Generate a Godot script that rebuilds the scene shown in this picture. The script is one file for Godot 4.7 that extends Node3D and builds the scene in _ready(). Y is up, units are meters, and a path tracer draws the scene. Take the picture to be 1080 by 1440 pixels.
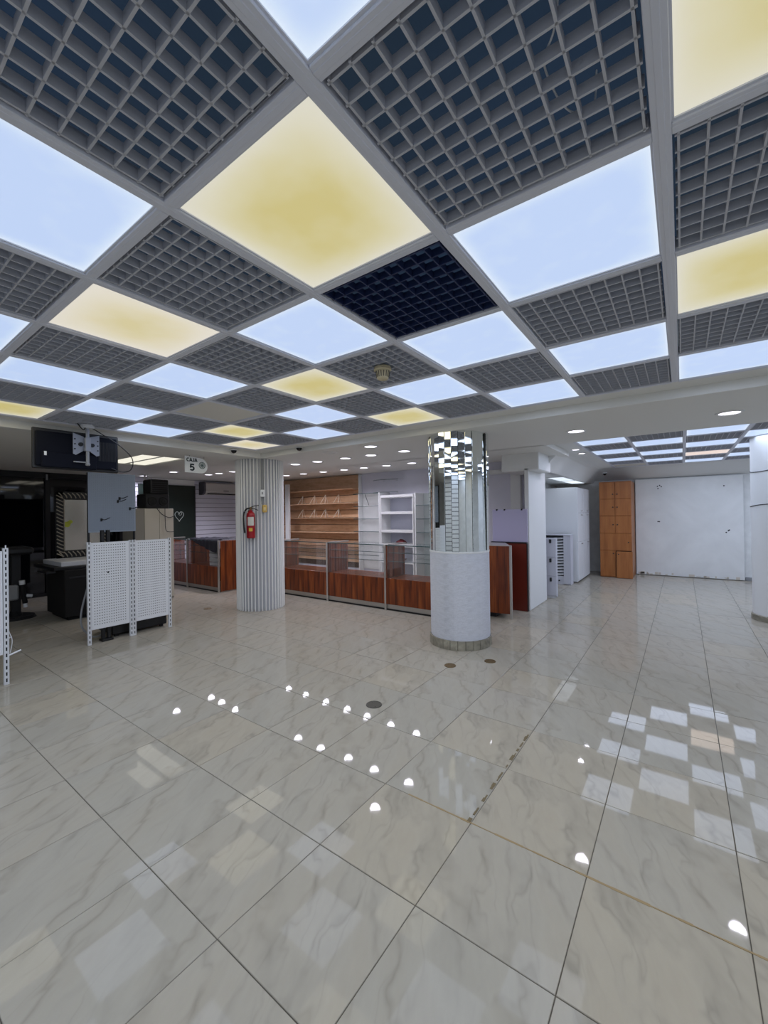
extends Node3D
# Empty shop floor: metres, y up. -z and -x run along the tile joints, away from the viewer.

const PANEL_LIGHT := 0.23      # area light in front of each glowing ceiling panel
const PANEL_GLOW := 0.88
const DOWN_LIGHT := 0.46       # spot in front of each round downlight
const DOWN_GLOW := 4.0
const SOFFIT := 2.345
const GRID := 2.42
const CELL := 0.6226
const GX := -0.651             # crossing of the ceiling grid nearest to the viewer
const GZ := -0.635
const BEAM_Z := -3.97
const BEAM_X := -5.2
const TX := -1.3269            # a crossing of floor joints
const TZ := -0.306
const TW := 0.498
const TL := 0.5

var rng := RandomNumberGenerator.new()
var names := {}
var mats := {}
var cam: Camera3D

# ---------------------------------------------------------------- naming
func numbered(n: String) -> String:
	if not names.has(n):
		names[n] = 0
		return n
	names[n] += 1
	return "%s_%03d" % [n, names[n]]

func tag(o: Node, label: String, category: String, group := "") -> void:
	o.set_meta("label", label)
	o.set_meta("category", category)
	if group != "":
		o.set_meta("group", group)

func thing(called: String, label: String, category: String, at := Vector3.ZERO, group := "") -> Node3D:
	var o := Node3D.new()
	o.name = numbered(called)
	add_child(o)
	o.position = at
	tag(o, label, category, group)
	return o

# geometry given in world metres; a part of a thing is shifted to its thing's base
func part(called: String, st: SurfaceTool, mat: Material, parent: Node3D, label := "") -> MeshInstance3D:
	var m := MeshInstance3D.new()
	m.mesh = mesh_of(st)
	m.material_override = mat
	return place(called, m, parent, label)

func place(called: String, m: MeshInstance3D, parent: Node3D, label := "") -> MeshInstance3D:
	m.name = called
	if not parent is MeshInstance3D:
		m.position = -parent.position
	parent.add_child(m, true)
	if label != "":
		m.set_meta("label", label)
	return m

func solo(called: String, st: SurfaceTool, mat: Material, label: String, category: String, group := "") -> MeshInstance3D:
	var m := MeshInstance3D.new()
	m.mesh = mesh_of(st)
	m.material_override = mat
	m.name = numbered(called)
	add_child(m)
	tag(m, label, category, group)
	return m

func struct(called: String, st: SurfaceTool, mat: Material) -> MeshInstance3D:
	var m := MeshInstance3D.new()
	m.mesh = mesh_of(st)
	m.material_override = mat
	m.name = called
	m.set_meta("kind", "structure")
	add_child(m)
	return m

func mesh_of(st: SurfaceTool) -> ArrayMesh:
	st.generate_normals()
	return st.commit()

func shared(called: String, mesh: Mesh, mat: Material, parent: Node3D, at: Vector3, basis := Basis()) -> MeshInstance3D:
	var m := MeshInstance3D.new()
	m.mesh = mesh
	m.material_override = mat
	m.name = called
	m.transform = Transform3D(basis, at)
	parent.add_child(m, true)
	return m

# ---------------------------------------------------------------- shapes
func mb() -> SurfaceTool:
	var st := SurfaceTool.new()
	st.begin(Mesh.PRIMITIVE_TRIANGLES)
	st.set_smooth_group(-1)
	return st

func tri(st: SurfaceTool, a: Vector3, b: Vector3, c: Vector3, n: Vector3) -> void:
	if (b - a).cross(c - a).dot(n) > 0.0:
		st.add_vertex(a); st.add_vertex(c); st.add_vertex(b)
	else:
		st.add_vertex(a); st.add_vertex(b); st.add_vertex(c)

func quad(st: SurfaceTool, a: Vector3, b: Vector3, c: Vector3, d: Vector3, n: Vector3) -> void:
	tri(st, a, b, c, n)
	tri(st, a, c, d, n)

# box from corner lo to corner hi, chamfered by bev
func box(st: SurfaceTool, lo: Vector3, hi: Vector3, bev := 0.0, turn := Basis(), about := Vector3.ZERO) -> void:
	var c := (lo + hi) * 0.5
	var h := (hi - lo).abs() * 0.5
	var cc := turn * (c - about) + about if turn != Basis() else c
	bev = minf(bev, minf(h.x, minf(h.y, h.z)) * 0.9)
	var v := func(s: Vector3, axis: int) -> Vector3:
		var q := Vector3(s.x * h.x, s.y * h.y, s.z * h.z)
		for k in 3:
			if k != axis:
				q[k] -= s[k] * bev
		return cc + turn * q
	for axis in 3:
		var b := (axis + 1) % 3
		var d := (axis + 2) % 3
		for s in [-1.0, 1.0]:
			var p: Array[Vector3] = []
			for w in [[-1, -1], [1, -1], [1, 1], [-1, 1]]:
				var q := Vector3.ZERO
				q[axis] = s
				q[b] = w[0]
				q[d] = w[1]
				p.append(v.call(q, axis))
			var n := Vector3.ZERO
			n[axis] = s
			quad(st, p[0], p[1], p[2], p[3], turn * n)
	if bev <= 0.0:
		return
	for axis in 3:      # edges along axis
		var b := (axis + 1) % 3
		var d := (axis + 2) % 3
		for sb in [-1.0, 1.0]:
			for sd in [-1.0, 1.0]:
				var q0 := Vector3.ZERO
				q0[axis] = -1; q0[b] = sb; q0[d] = sd
				var q1 := q0
				q1[axis] = 1
				var n := Vector3.ZERO
				n[b] = sb; n[d] = sd
				quad(st, v.call(q0, b), v.call(q1, b), v.call(q1, d), v.call(q0, d), turn * n)
	for sx in [-1.0, 1.0]:
		for sy in [-1.0, 1.0]:
			for sz in [-1.0, 1.0]:
				var s := Vector3(sx, sy, sz)
				tri(st, v.call(s, 0), v.call(s, 1), v.call(s, 2), turn * s)

func bx(lo: Vector3, hi: Vector3, bev := 0.0) -> SurfaceTool:
	var st := mb()
	box(st, lo, hi, bev)
	return st

func frame_of(d: Vector3) -> Basis:
	d = d.normalized()
	var a := Vector3.UP if absf(d.y) < 0.9 else Vector3.RIGHT
	var x := a.cross(d).normalized()
	return Basis(x, d, x.cross(d))

# cone or cylinder from p to q
func cyl(st: SurfaceTool, p: Vector3, q: Vector3, r0: float, r1 := -1.0, seg := 16, caps := true) -> void:
	if r1 < 0.0:
		r1 = r0
	var f := frame_of(q - p)
	for i in seg:
		var a0 := TAU * i / seg
		var a1 := TAU * (i + 1) / seg
		var d0 := f.x * cos(a0) + f.z * sin(a0)
		var d1 := f.x * cos(a1) + f.z * sin(a1)
		st.set_smooth_group(1)
		quad(st, p + d0 * r0, p + d1 * r0, q + d1 * r1, q + d0 * r1, d0 + d1)
		st.set_smooth_group(-1)
		if caps:
			tri(st, p, p + d0 * r0, p + d1 * r0, -f.y)
			tri(st, q, q + d0 * r1, q + d1 * r1, f.y)

# profile of (radius, height) turned about the vertical at c
func lathe(st: SurfaceTool, c: Vector3, prof: Array, seg := 24, smooth := true) -> void:
	for k in prof.size() - 1:
		var p: Vector2 = prof[k]
		var q: Vector2 = prof[k + 1]
		st.set_smooth_group(k + 2 if smooth else -1)
		for i in seg:
			var d0 := Vector3(cos(TAU * i / seg), 0, sin(TAU * i / seg))
			var d1 := Vector3(cos(TAU * (i + 1) / seg), 0, sin(TAU * (i + 1) / seg))
			var n := (d0 + d1).normalized() * (q.y - p.y) + Vector3.UP * (p.x - q.x)
			quad(st, c + d0 * p.x + Vector3.UP * p.y, c + d1 * p.x + Vector3.UP * p.y, c + d1 * q.x + Vector3.UP * q.y, c + d0 * q.x + Vector3.UP * q.y, n)
	st.set_smooth_group(-1)

func tube(st: SurfaceTool, pts: Array, r: float, seg := 8) -> void:
	var rings := []
	for i in pts.size():
		var a: Vector3 = pts[maxi(i - 1, 0)]
		var b: Vector3 = pts[mini(i + 1, pts.size() - 1)]
		var f := frame_of(b - a)
		var ring := []
		for k in seg:
			ring.append(pts[i] + (f.x * cos(TAU * k / seg) + f.z * sin(TAU * k / seg)) * r)
		rings.append(ring)
	for i in pts.size() - 1:
		st.set_smooth_group(1)
		for k in seg:
			var k1 := (k + 1) % seg
			var mid: Vector3 = (pts[i] + pts[i + 1]) * 0.5
			var a: Vector3 = rings[i][k]
			var c: Vector3 = rings[i + 1][k1]
			quad(st, a, rings[i][k1], c, rings[i + 1][k], (a + c) * 0.5 - mid)
	st.set_smooth_group(-1)
	for e in [0, pts.size() - 1]:
		var d: Vector3 = (pts[0] - pts[1]) if e == 0 else (pts[e] - pts[e - 1])
		for k in seg:
			tri(st, pts[e], rings[e][k], rings[e][(k + 1) % seg], d)

func curve(ctrl: Array, steps := 8) -> Array:
	var out := []
	for i in ctrl.size() - 1:
		var p0: Vector3 = ctrl[maxi(i - 1, 0)]
		var p1: Vector3 = ctrl[i]
		var p2: Vector3 = ctrl[i + 1]
		var p3: Vector3 = ctrl[mini(i + 2, ctrl.size() - 1)]
		for s in steps:
			out.append(p1.cubic_interpolate(p2, p0, p3, float(s) / steps))
	out.append(ctrl[-1])
	return out

# outline in the plane (x, y) of f, extruded along f.z by depth
func prism(st: SurfaceTool, pts: PackedVector2Array, f: Transform3D, depth: float) -> void:
	var idx := Geometry2D.triangulate_polygon(pts)
	for side in [0.0, depth]:
		for k in range(0, idx.size(), 3):
			var q := []
			for j in 3:
				var p := pts[idx[k + j]]
				q.append(f * Vector3(p.x, p.y, side))
			tri(st, q[0], q[1], q[2], f.basis.z * (1.0 if side > 0.0 else -1.0) * signf(depth))
	var cw := Geometry2D.is_polygon_clockwise(pts)
	for i in pts.size():
		var p := pts[i]
		var q := pts[(i + 1) % pts.size()]
		var n := Vector2(q.y - p.y, p.x - q.x) * (-1.0 if cw else 1.0)
		quad(st, f * Vector3(p.x, p.y, 0), f * Vector3(q.x, q.y, 0), f * Vector3(q.x, q.y, depth), f * Vector3(p.x, p.y, depth), f.basis * Vector3(n.x, n.y, 0))

# thin flat piece whose lower face carries UV 0..1
func lit_sheet(size: float, thick: float) -> ArrayMesh:
	var st := mb()
	var h := size * 0.5
	var p := [Vector3(-h, 0, -h), Vector3(h, 0, -h), Vector3(h, 0, h), Vector3(-h, 0, h)]
	var uv := [Vector2(0, 0), Vector2(1, 0), Vector2(1, 1), Vector2(0, 1)]
	for k in [0, 1, 2, 0, 2, 3]:
		st.set_uv(uv[k]); st.add_vertex(p[k])
	for i in 4:
		var a: Vector3 = p[i]
		var b: Vector3 = p[(i + 1) % 4]
		st.set_uv(Vector2(0.02, 0.02))
		quad(st, a, b, b + Vector3(0, thick, 0), a + Vector3(0, thick, 0), (a + b))
	st.set_uv(Vector2(0.02, 0.02))
	quad(st, p[0] + Vector3(0, thick, 0), p[1] + Vector3(0, thick, 0), p[2] + Vector3(0, thick, 0), p[3] + Vector3(0, thick, 0), Vector3.UP)
	return mesh_of(st)

# ---------------------------------------------------------------- materials
func mat(key: String, c: Color, rough := 0.6, metal := 0.0, spec := 0.5) -> StandardMaterial3D:
	if mats.has(key):
		return mats[key]
	var m := StandardMaterial3D.new()
	m.resource_name = key
	m.albedo_color = c
	m.roughness = rough
	m.metallic = metal
	m.metallic_specular = spec
	mats[key] = m
	return m

func c8(r: int, g: int, b: int) -> Color:
	return Color8(r, g, b)

func glass(key: String, tint: Color, alpha: float) -> StandardMaterial3D:
	var m := mat(key, tint, 0.02)
	m.transparency = BaseMaterial3D.TRANSPARENCY_ALPHA
	m.albedo_color.a = alpha
	return m

func noise(seed_: int, freq: float, oct := 4) -> FastNoiseLite:
	var n := FastNoiseLite.new()
	n.noise_type = FastNoiseLite.TYPE_SIMPLEX_SMOOTH
	n.seed = seed_
	n.frequency = freq
	n.fractal_octaves = oct
	return n

# grain running along v; stops = list of colours from dark to light
func grain(key: String, stops: Array, seed_: int, across: float, along: float, rough: float, strips := 0, world := Vector3(1, 1, 1)) -> StandardMaterial3D:
	if mats.has(key):
		return mats[key]
	var s := 384
	var im := Image.create(s, s, false, Image.FORMAT_RGB8)
	var n := noise(seed_, 1.0, 5)
	var n2 := noise(seed_ + 7, 1.0, 2)
	for y in s:
		for x in s:
			var u := float(x) / s
			var v := float(y) / s
			# wrapped on a torus so that repeats do not show a seam
			var a := TAU * u
			var t := 0.5 + 0.75 * n.get_noise_3d(cos(a) * across * 0.16, sin(a) * across * 0.16, absf(v - 0.5) * along)
			t += 0.25 * n2.get_noise_3d(cos(a) * across * 0.9, sin(a) * across * 0.9, absf(v - 0.5) * along * 2.0)
			if strips > 0:
				var k := int(u * strips)
				t += 0.22 * sin(k * 12.9898 + seed_) * cos(k * 4.1)
			t = clampf(t, 0.0, 0.999) * (stops.size() - 1)
			var i := int(t)
			var c: Color = stops[i].lerp(stops[mini(i + 1, stops.size() - 1)], t - i)
			im.set_pixel(x, y, c)
	var m := mat(key, Color.WHITE, rough)
	m.albedo_texture = ImageTexture.create_from_image(im)
	m.uv1_triplanar = true
	m.uv1_world_triplanar = true
	m.uv1_scale = world
	return m

# uneven paint: slow change of tone with scuffs
func painted(key: String, c: Color, rough: float, seed_: int, amount := 0.04, relief := 0.0, scale := Vector3.ONE) -> StandardMaterial3D:
	if mats.has(key):
		return mats[key]
	var s := 256
	var im := Image.create(s, s, false, Image.FORMAT_RGB8)
	var bump := Image.create(s, s, false, Image.FORMAT_RGB8)
	var n := noise(seed_, 1.0, 4)
	for y in s:
		for x in s:
			var a := TAU * x / s
			var b := TAU * y / s
			# periodic by blending two torus cuts
			var t := n.get_noise_3d(cos(a) * 0.8 + 3.0, sin(a) * 0.8 + cos(b) * 0.8, sin(b) * 0.8)
			var k := 1.0 + amount * t * 2.0
			im.set_pixel(x, y, Color(clampf(c.r * k, 0, 1), clampf(c.g * k, 0, 1), clampf(c.b * k, 0, 1)))
			if relief > 0.0:
				var r := 0.5 + 0.5 * n.get_noise_3d(cos(a) * 6.0, sin(a) * 6.0 + cos(b) * 6.0, sin(b) * 6.0 + 20.0)
				bump.set_pixel(x, y, Color(r, r, r))
	var m := mat(key, Color.WHITE, rough)
	m.albedo_texture = ImageTexture.create_from_image(im)
	m.uv1_triplanar = true
	m.uv1_world_triplanar = true
	m.uv1_scale = scale
	if relief > 0.0:
		m.heightmap_enabled = true
		m.heightmap_texture = ImageTexture.create_from_image(bump)
		m.heightmap_scale = relief
	return m

# polished cream porcelain with soft grey-brown veins
func marble(seed_: int, base: Color, turn: float) -> ImageTexture:
	var s := 512
	var im := Image.create(s, s, false, Image.FORMAT_RGB8)
	var warp := noise(seed_, 2.2, 4)
	var vein := noise(seed_ + 11, 1.0, 3)
	var cloud := noise(seed_ + 23, 2.4, 4)
	var fine := noise(seed_ + 31, 14.0, 3)
	var ca := cos(turn)
	var sa := sin(turn)
	var grey := c8(124, 120, 110)
	var brown := c8(158, 143, 118)
	for y in s:
		for x in s:
			var u := float(x) / s
			var v := float(y) / s
			var p := u * ca + v * sa      # across the veins
			var q := -u * sa + v * ca     # along them
			var w := warp.get_noise_2d(p * 0.7, q * 0.45)
			var a := absf(vein.get_noise_2d(p * 1.5 + w * 0.30, q * 0.42 + w * 0.2))
			var b := absf(vein.get_noise_2d(p * 3.1 + w * 0.34 + 40.0, q * 0.55 + 9.0))
			var t := pow(clampf(1.0 - a * 7.0, 0, 1), 1.5) * 0.30 + pow(clampf(1.0 - b * 6.0, 0, 1), 2.0) * 0.13
			t *= 0.25 + 1.1 * clampf(0.5 + 1.2 * cloud.get_noise_2d(u * 0.8 + 5.0, v * 0.8 + 5.0), 0, 1)
			var c := base.lerp(grey, clampf(t, 0, 1))
			var k := cloud.get_noise_2d(p * 0.8, q * 0.3)
			c = c.lerp(grey, clampf(k * 0.22, 0, 1)).lerp(brown, clampf(-k * 0.16, 0, 1))
			var f := 1.0 + 0.012 * fine.get_noise_2d(p, q * 0.3)
			im.set_pixel(x, y, Color(c.r * f, c.g * f, c.b * f))
	return ImageTexture.create_from_image(im)

# an acrylic diffuser: paler where the edge light enters, its plastic yellowed towards the middle
func diffuser_material(key: String, mid: Color, edge: Color, power: float, seed_: int, glow: float) -> StandardMaterial3D:
	if mats.has(key):
		return mats[key]
	var s := 128
	var im := Image.create(s, s, false, Image.FORMAT_RGB8)
	var n := noise(seed_, 1.5, 3)
	for y in s:
		for x in s:
			var u := (x + 0.5) / s * 2.0 - 1.0
			var v := (y + 0.5) / s * 2.0 - 1.0
			var d := clampf(1.0 - (1.0 - pow(absf(u), power)) * (1.0 - pow(absf(v), power)), 0, 1)
			d = clampf(d + 0.28 * n.get_noise_2d(u, v) * (1.0 - d), 0, 1)
			im.set_pixel(x, y, mid.lerp(edge, d))
	var m := mat(key, c8(150, 150, 148), 0.45)
	m.emission_enabled = true
	m.emission = Color.BLACK
	m.emission_energy_multiplier = glow
	m.emission_texture = ImageTexture.create_from_image(im)
	return m

func glow_material(key: String, c: Color, energy: float) -> StandardMaterial3D:
	var m := mat(key, c8(200, 200, 200), 0.5)
	m.emission_enabled = true
	m.emission = c
	m.emission_energy_multiplier = energy
	return m

# one letter drawn with a broad pen: strokes are lists of points in a box one unit high
func pen(st: SurfaceTool, strokes: Array, f: Transform3D, width: float, depth: float) -> void:
	for line in strokes:
		for poly in Geometry2D.offset_polyline(PackedVector2Array(line), width * 0.5, Geometry2D.JOIN_MITER, Geometry2D.END_BUTT):
			prism(st, poly, f, depth)

func arc2(c: Vector2, rx: float, ry: float, a0: float, a1: float, n := 12) -> Array:
	var out := []
	for k in n + 1:
		var a := deg_to_rad(lerpf(a0, a1, float(k) / n))
		out.append(c + Vector2(cos(a) * rx, sin(a) * ry))
	return out

func _ready() -> void:
	rng.seed = 7
	# ---- camera, sky, exposure
	cam = Camera3D.new()
	cam.name = "camera"
	cam.transform = Transform3D(Basis(Vector3(0.808952, -0.013916, -0.587711), Vector3(0.014041, 0.999892, -0.004349), Vector3(0.587708, -0.004733, 0.80906)), Vector3(0, 1.46754, 0))
	cam.fov = 102.581
	cam.near = 0.05
	cam.far = 60.0
	add_child(cam)
	cam.current = true
	var we := WorldEnvironment.new()
	we.name = "environment"
	var env := Environment.new()
	env.background_mode = Environment.BG_COLOR
	env.background_color = Color(0.02, 0.02, 0.025)
	env.tonemap_mode = Environment.TONE_MAPPER_LINEAR
	env.tonemap_exposure = 1.0
	env.sdfgi_enabled = true
	env.ssao_enabled = true
	env.ssil_enabled = true
	we.environment = env
	add_child(we)
	make_materials()
	build_floor()
	build_shell()
	build_main_grid()
	build_far_grid()
	build_downlights()
	build_fluted_column()
	build_mirror_column()
	build_far_column()
	build_counters()
	build_back_shelves()
	build_right_room()
	build_gondolas()
	build_left_area()
	build_small_things()

func make_materials() -> void:
	mat("dark_back_grey", c8(60, 64, 72), 0.6)
	mat("grout", c8(88, 82, 72), 0.9)
	mat("white_paint", c8(226, 227, 226), 0.55)
	mat("soffit_paint", c8(226, 226, 222), 0.6)
	mat("bar_paint", c8(214, 217, 228), 0.5)
	mat("blade_paint", c8(188, 190, 198), 0.5)
	mat("plenum", c8(46, 68, 92), 0.9)
	mat("navy_blade", c8(26, 42, 84), 0.6)
	mat("aluminium", c8(196, 192, 186), 0.35, 0.75)
	mat("black_plastic", c8(20, 21, 24), 0.45)
	mat("black_matt", c8(9, 9, 10), 0.8)
	mat("grey_plastic", c8(140, 142, 144), 0.5)
	mat("chrome", c8(205, 205, 205), 0.18, 1.0)
	mat("brass", c8(120, 98, 62), 0.4, 0.8)
	mat("mirror", c8(236, 240, 238), 0.02, 1.0)
	mat("white_metal", c8(228, 230, 233), 0.4)
	mat("slot_dark", c8(40, 42, 46), 0.8)
	glass("clear_glass", c8(226, 238, 234), 0.02)
	glass("tinted_glass", c8(190, 205, 205), 0.08)
	mat("glass_edge", c8(70, 92, 92), 0.15)
	grain("cherry", [c8(70, 28, 9), c8(106, 46, 14), c8(130, 62, 22), c8(152, 82, 36)], 3, 9.0, 1.2, 0.35, 16, Vector3(1.6, 0.9, 1.6))
	grain("light_wood", [c8(190, 150, 114), c8(208, 170, 134), c8(220, 186, 152)], 5, 2.0, 9.0, 0.35, 0, Vector3(0.8, 1.2, 0.8))
	grain("locker_wood", [c8(142, 84, 38), c8(160, 98, 48), c8(170, 108, 56)], 9, 8.0, 1.5, 0.4, 0, Vector3(1.2, 0.8, 1.2))
	painted("wall_paint", Color(0.87, 0.875, 0.87), 0.6, 12, 0.03)
	painted("lavender_wall", Color(0.83, 0.83, 0.875), 0.55, 13, 0.006)
	painted("scuffed_white", Color(0.88, 0.885, 0.88), 0.55, 14, 0.018, 0.0, Vector3(0.5, 0.5, 0.5))
	painted("rough_plaster", Color(0.88, 0.89, 0.92), 0.7, 15, 0.03, 0.9, Vector3(2.6, 8.5, 2.6))
	painted("stone_base", Color(0.56, 0.54, 0.48), 0.5, 16, 0.18, 0.0, Vector3(2, 2, 2))

func in_view(p: Vector3, margin: float) -> float:
	var q: Vector3 = cam.transform.affine_inverse() * p
	if q.z > -0.25 or absf(q.x / -q.z) > 0.936 + margin or absf(q.y / -q.z) > 1.248 + margin:
		return -1.0
	return -q.z

# ---------------------------------------------------------------- floor
func tile_mesh(uv_turn: int) -> ArrayMesh:
	var st := mb()
	var hx := (TW - 0.003) * 0.5
	var hz := (TL - 0.003) * 0.5
	var e := 0.0015
	var uv := [Vector2(0, 0), Vector2(1, 0), Vector2(1, 1), Vector2(0, 1)]
	if uv_turn == 1:
		uv = [Vector2(1, 1), Vector2(0, 1), Vector2(0, 0), Vector2(1, 0)]
	var p := [Vector3(-hx + e, 0, -hz + e), Vector3(hx - e, 0, -hz + e), Vector3(hx - e, 0, hz - e), Vector3(-hx + e, 0, hz - e)]
	for k in [0, 1, 2, 0, 2, 3]:
		st.set_uv(uv[k]); st.add_vertex(p[k])
	var o := [Vector3(-hx, -e, -hz), Vector3(hx, -e, -hz), Vector3(hx, -e, hz), Vector3(-hx, -e, hz)]
	for i in 4:
		var j := (i + 1) % 4
		st.set_uv(uv[i])
		quad(st, p[i], p[j], o[j], o[i], p[i] + p[j] + Vector3.UP * 0.2)
		quad(st, o[i], o[j], o[j] - Vector3(0, 0.008, 0), o[i] - Vector3(0, 0.008, 0), p[i] + p[j])
	return mesh_of(st)

func build_floor() -> void:
	var fl := struct("floor", bx(Vector3(-9.95, -0.12, -11.35), Vector3(3.3, -0.0035, 2.7)), mats.grout)
	var tones := [c8(170, 164, 150), c8(168, 163, 150), c8(173, 165, 148)]
	var tm := []
	for k in 3:
		var m := StandardMaterial3D.new()
		m.resource_name = "porcelain"
		m.albedo_texture = marble(40 + k * 5, tones[k], -0.42)
		m.roughness = 0.03
		m.metallic_specular = 0.25
		tm.append(m)
	var meshes := [tile_mesh(0), tile_mesh(1)]
	var list := []
	for i in range(-18, 10):
		for k in range(-6, 23):
			var c := Vector3(TX + TW * (i + 0.5), 0, TZ - TL * (k + 0.5))
			if c.x > 3.2 or c.x < -9.9 or c.z < -11.3 or c.z > 2.6:
				continue
			var d := -1.0
			for s in [Vector3.ZERO, Vector3(0.24, 0, 0.24), Vector3(-0.24, 0, 0.24), Vector3(0.24, 0, -0.24), Vector3(-0.24, 0, -0.24)]:
				d = maxf(d, in_view(c + s, 0.0))
			list.append([d if d > 0.0 else 1000.0 + c.length(), c, i, k])
	list.sort_custom(func(a, b): return a[0] < b[0])
	var rest := {}
	for n in list.size():
		var c: Vector3 = list[n][1]
		var i: int = list[n][2]
		var k: int = list[n][3]
		var tone := 2 if (k >= 2 and k <= 4 and i >= 0 and (i + k) % 2 == 0) or rng.randf() < 0.06 else (rng.randi() % 2)
		var tilt := Basis(Vector3.RIGHT, rng.randfn(0.0, 0.0016)) * Basis(Vector3.BACK, rng.randfn(0.0, 0.0016))
		var mesh: ArrayMesh = meshes[rng.randi() % 2]
		if n < 296 and list[n][0] < 999.0:
			shared("tile", mesh, tm[tone], fl, c, tilt)
		else:
			rest[tone] = rest.get(tone, []) + [Transform3D(tilt, c)]
	for tone in rest:
		var mm := MultiMesh.new()
		mm.transform_format = MultiMesh.TRANSFORM_3D
		mm.mesh = meshes[0]
		mm.instance_count = rest[tone].size()
		for j in rest[tone].size():
			mm.set_instance_transform(j, rest[tone][j])
		var mi := MultiMeshInstance3D.new()
		mi.name = "distant_tiles"
		mi.multimesh = mm
		mi.material_override = tm[tone]
		mi.set_meta("kind", "stuff")
		fl.add_child(mi, true)
	# worn brown filler along one joint and a yellowed seam beside it
	var filler := mat("filler", c8(112, 98, 70), 0.8)
	var seam := mat("seam", c8(150, 128, 88), 0.6)
	var st := mb()
	var x0 := TX + TW
	for j in 34:
		var z := TZ - TL * 3.0 - 0.96 * j / 34.0
		var w := rng.randf_range(0.001, 0.012)
		if rng.randf() < 0.6:
			box(st, Vector3(x0 - 0.012 - w, -0.001, z - 0.03), Vector3(x0 - 0.008 + w * 0.4, 0.0012, z), 0.0)
	part("joint_filler", st, filler, fl, "crumbling brown filler in a floor joint")
	st = mb()
	for j in 40:
		var x := x0 - 0.35 + 1.7 * j / 40.0
		var w := rng.randf_range(-0.003, 0.002)
		box(st, Vector3(x, -0.001, TZ - TL * 3.0 - 0.004 - w), Vector3(x + 0.0425, 0.001, TZ - TL * 3.0 + 0.004 + w), 0.0)
	part("joint_filler", st, seam, fl, "yellowed seam between floor tiles")

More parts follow.
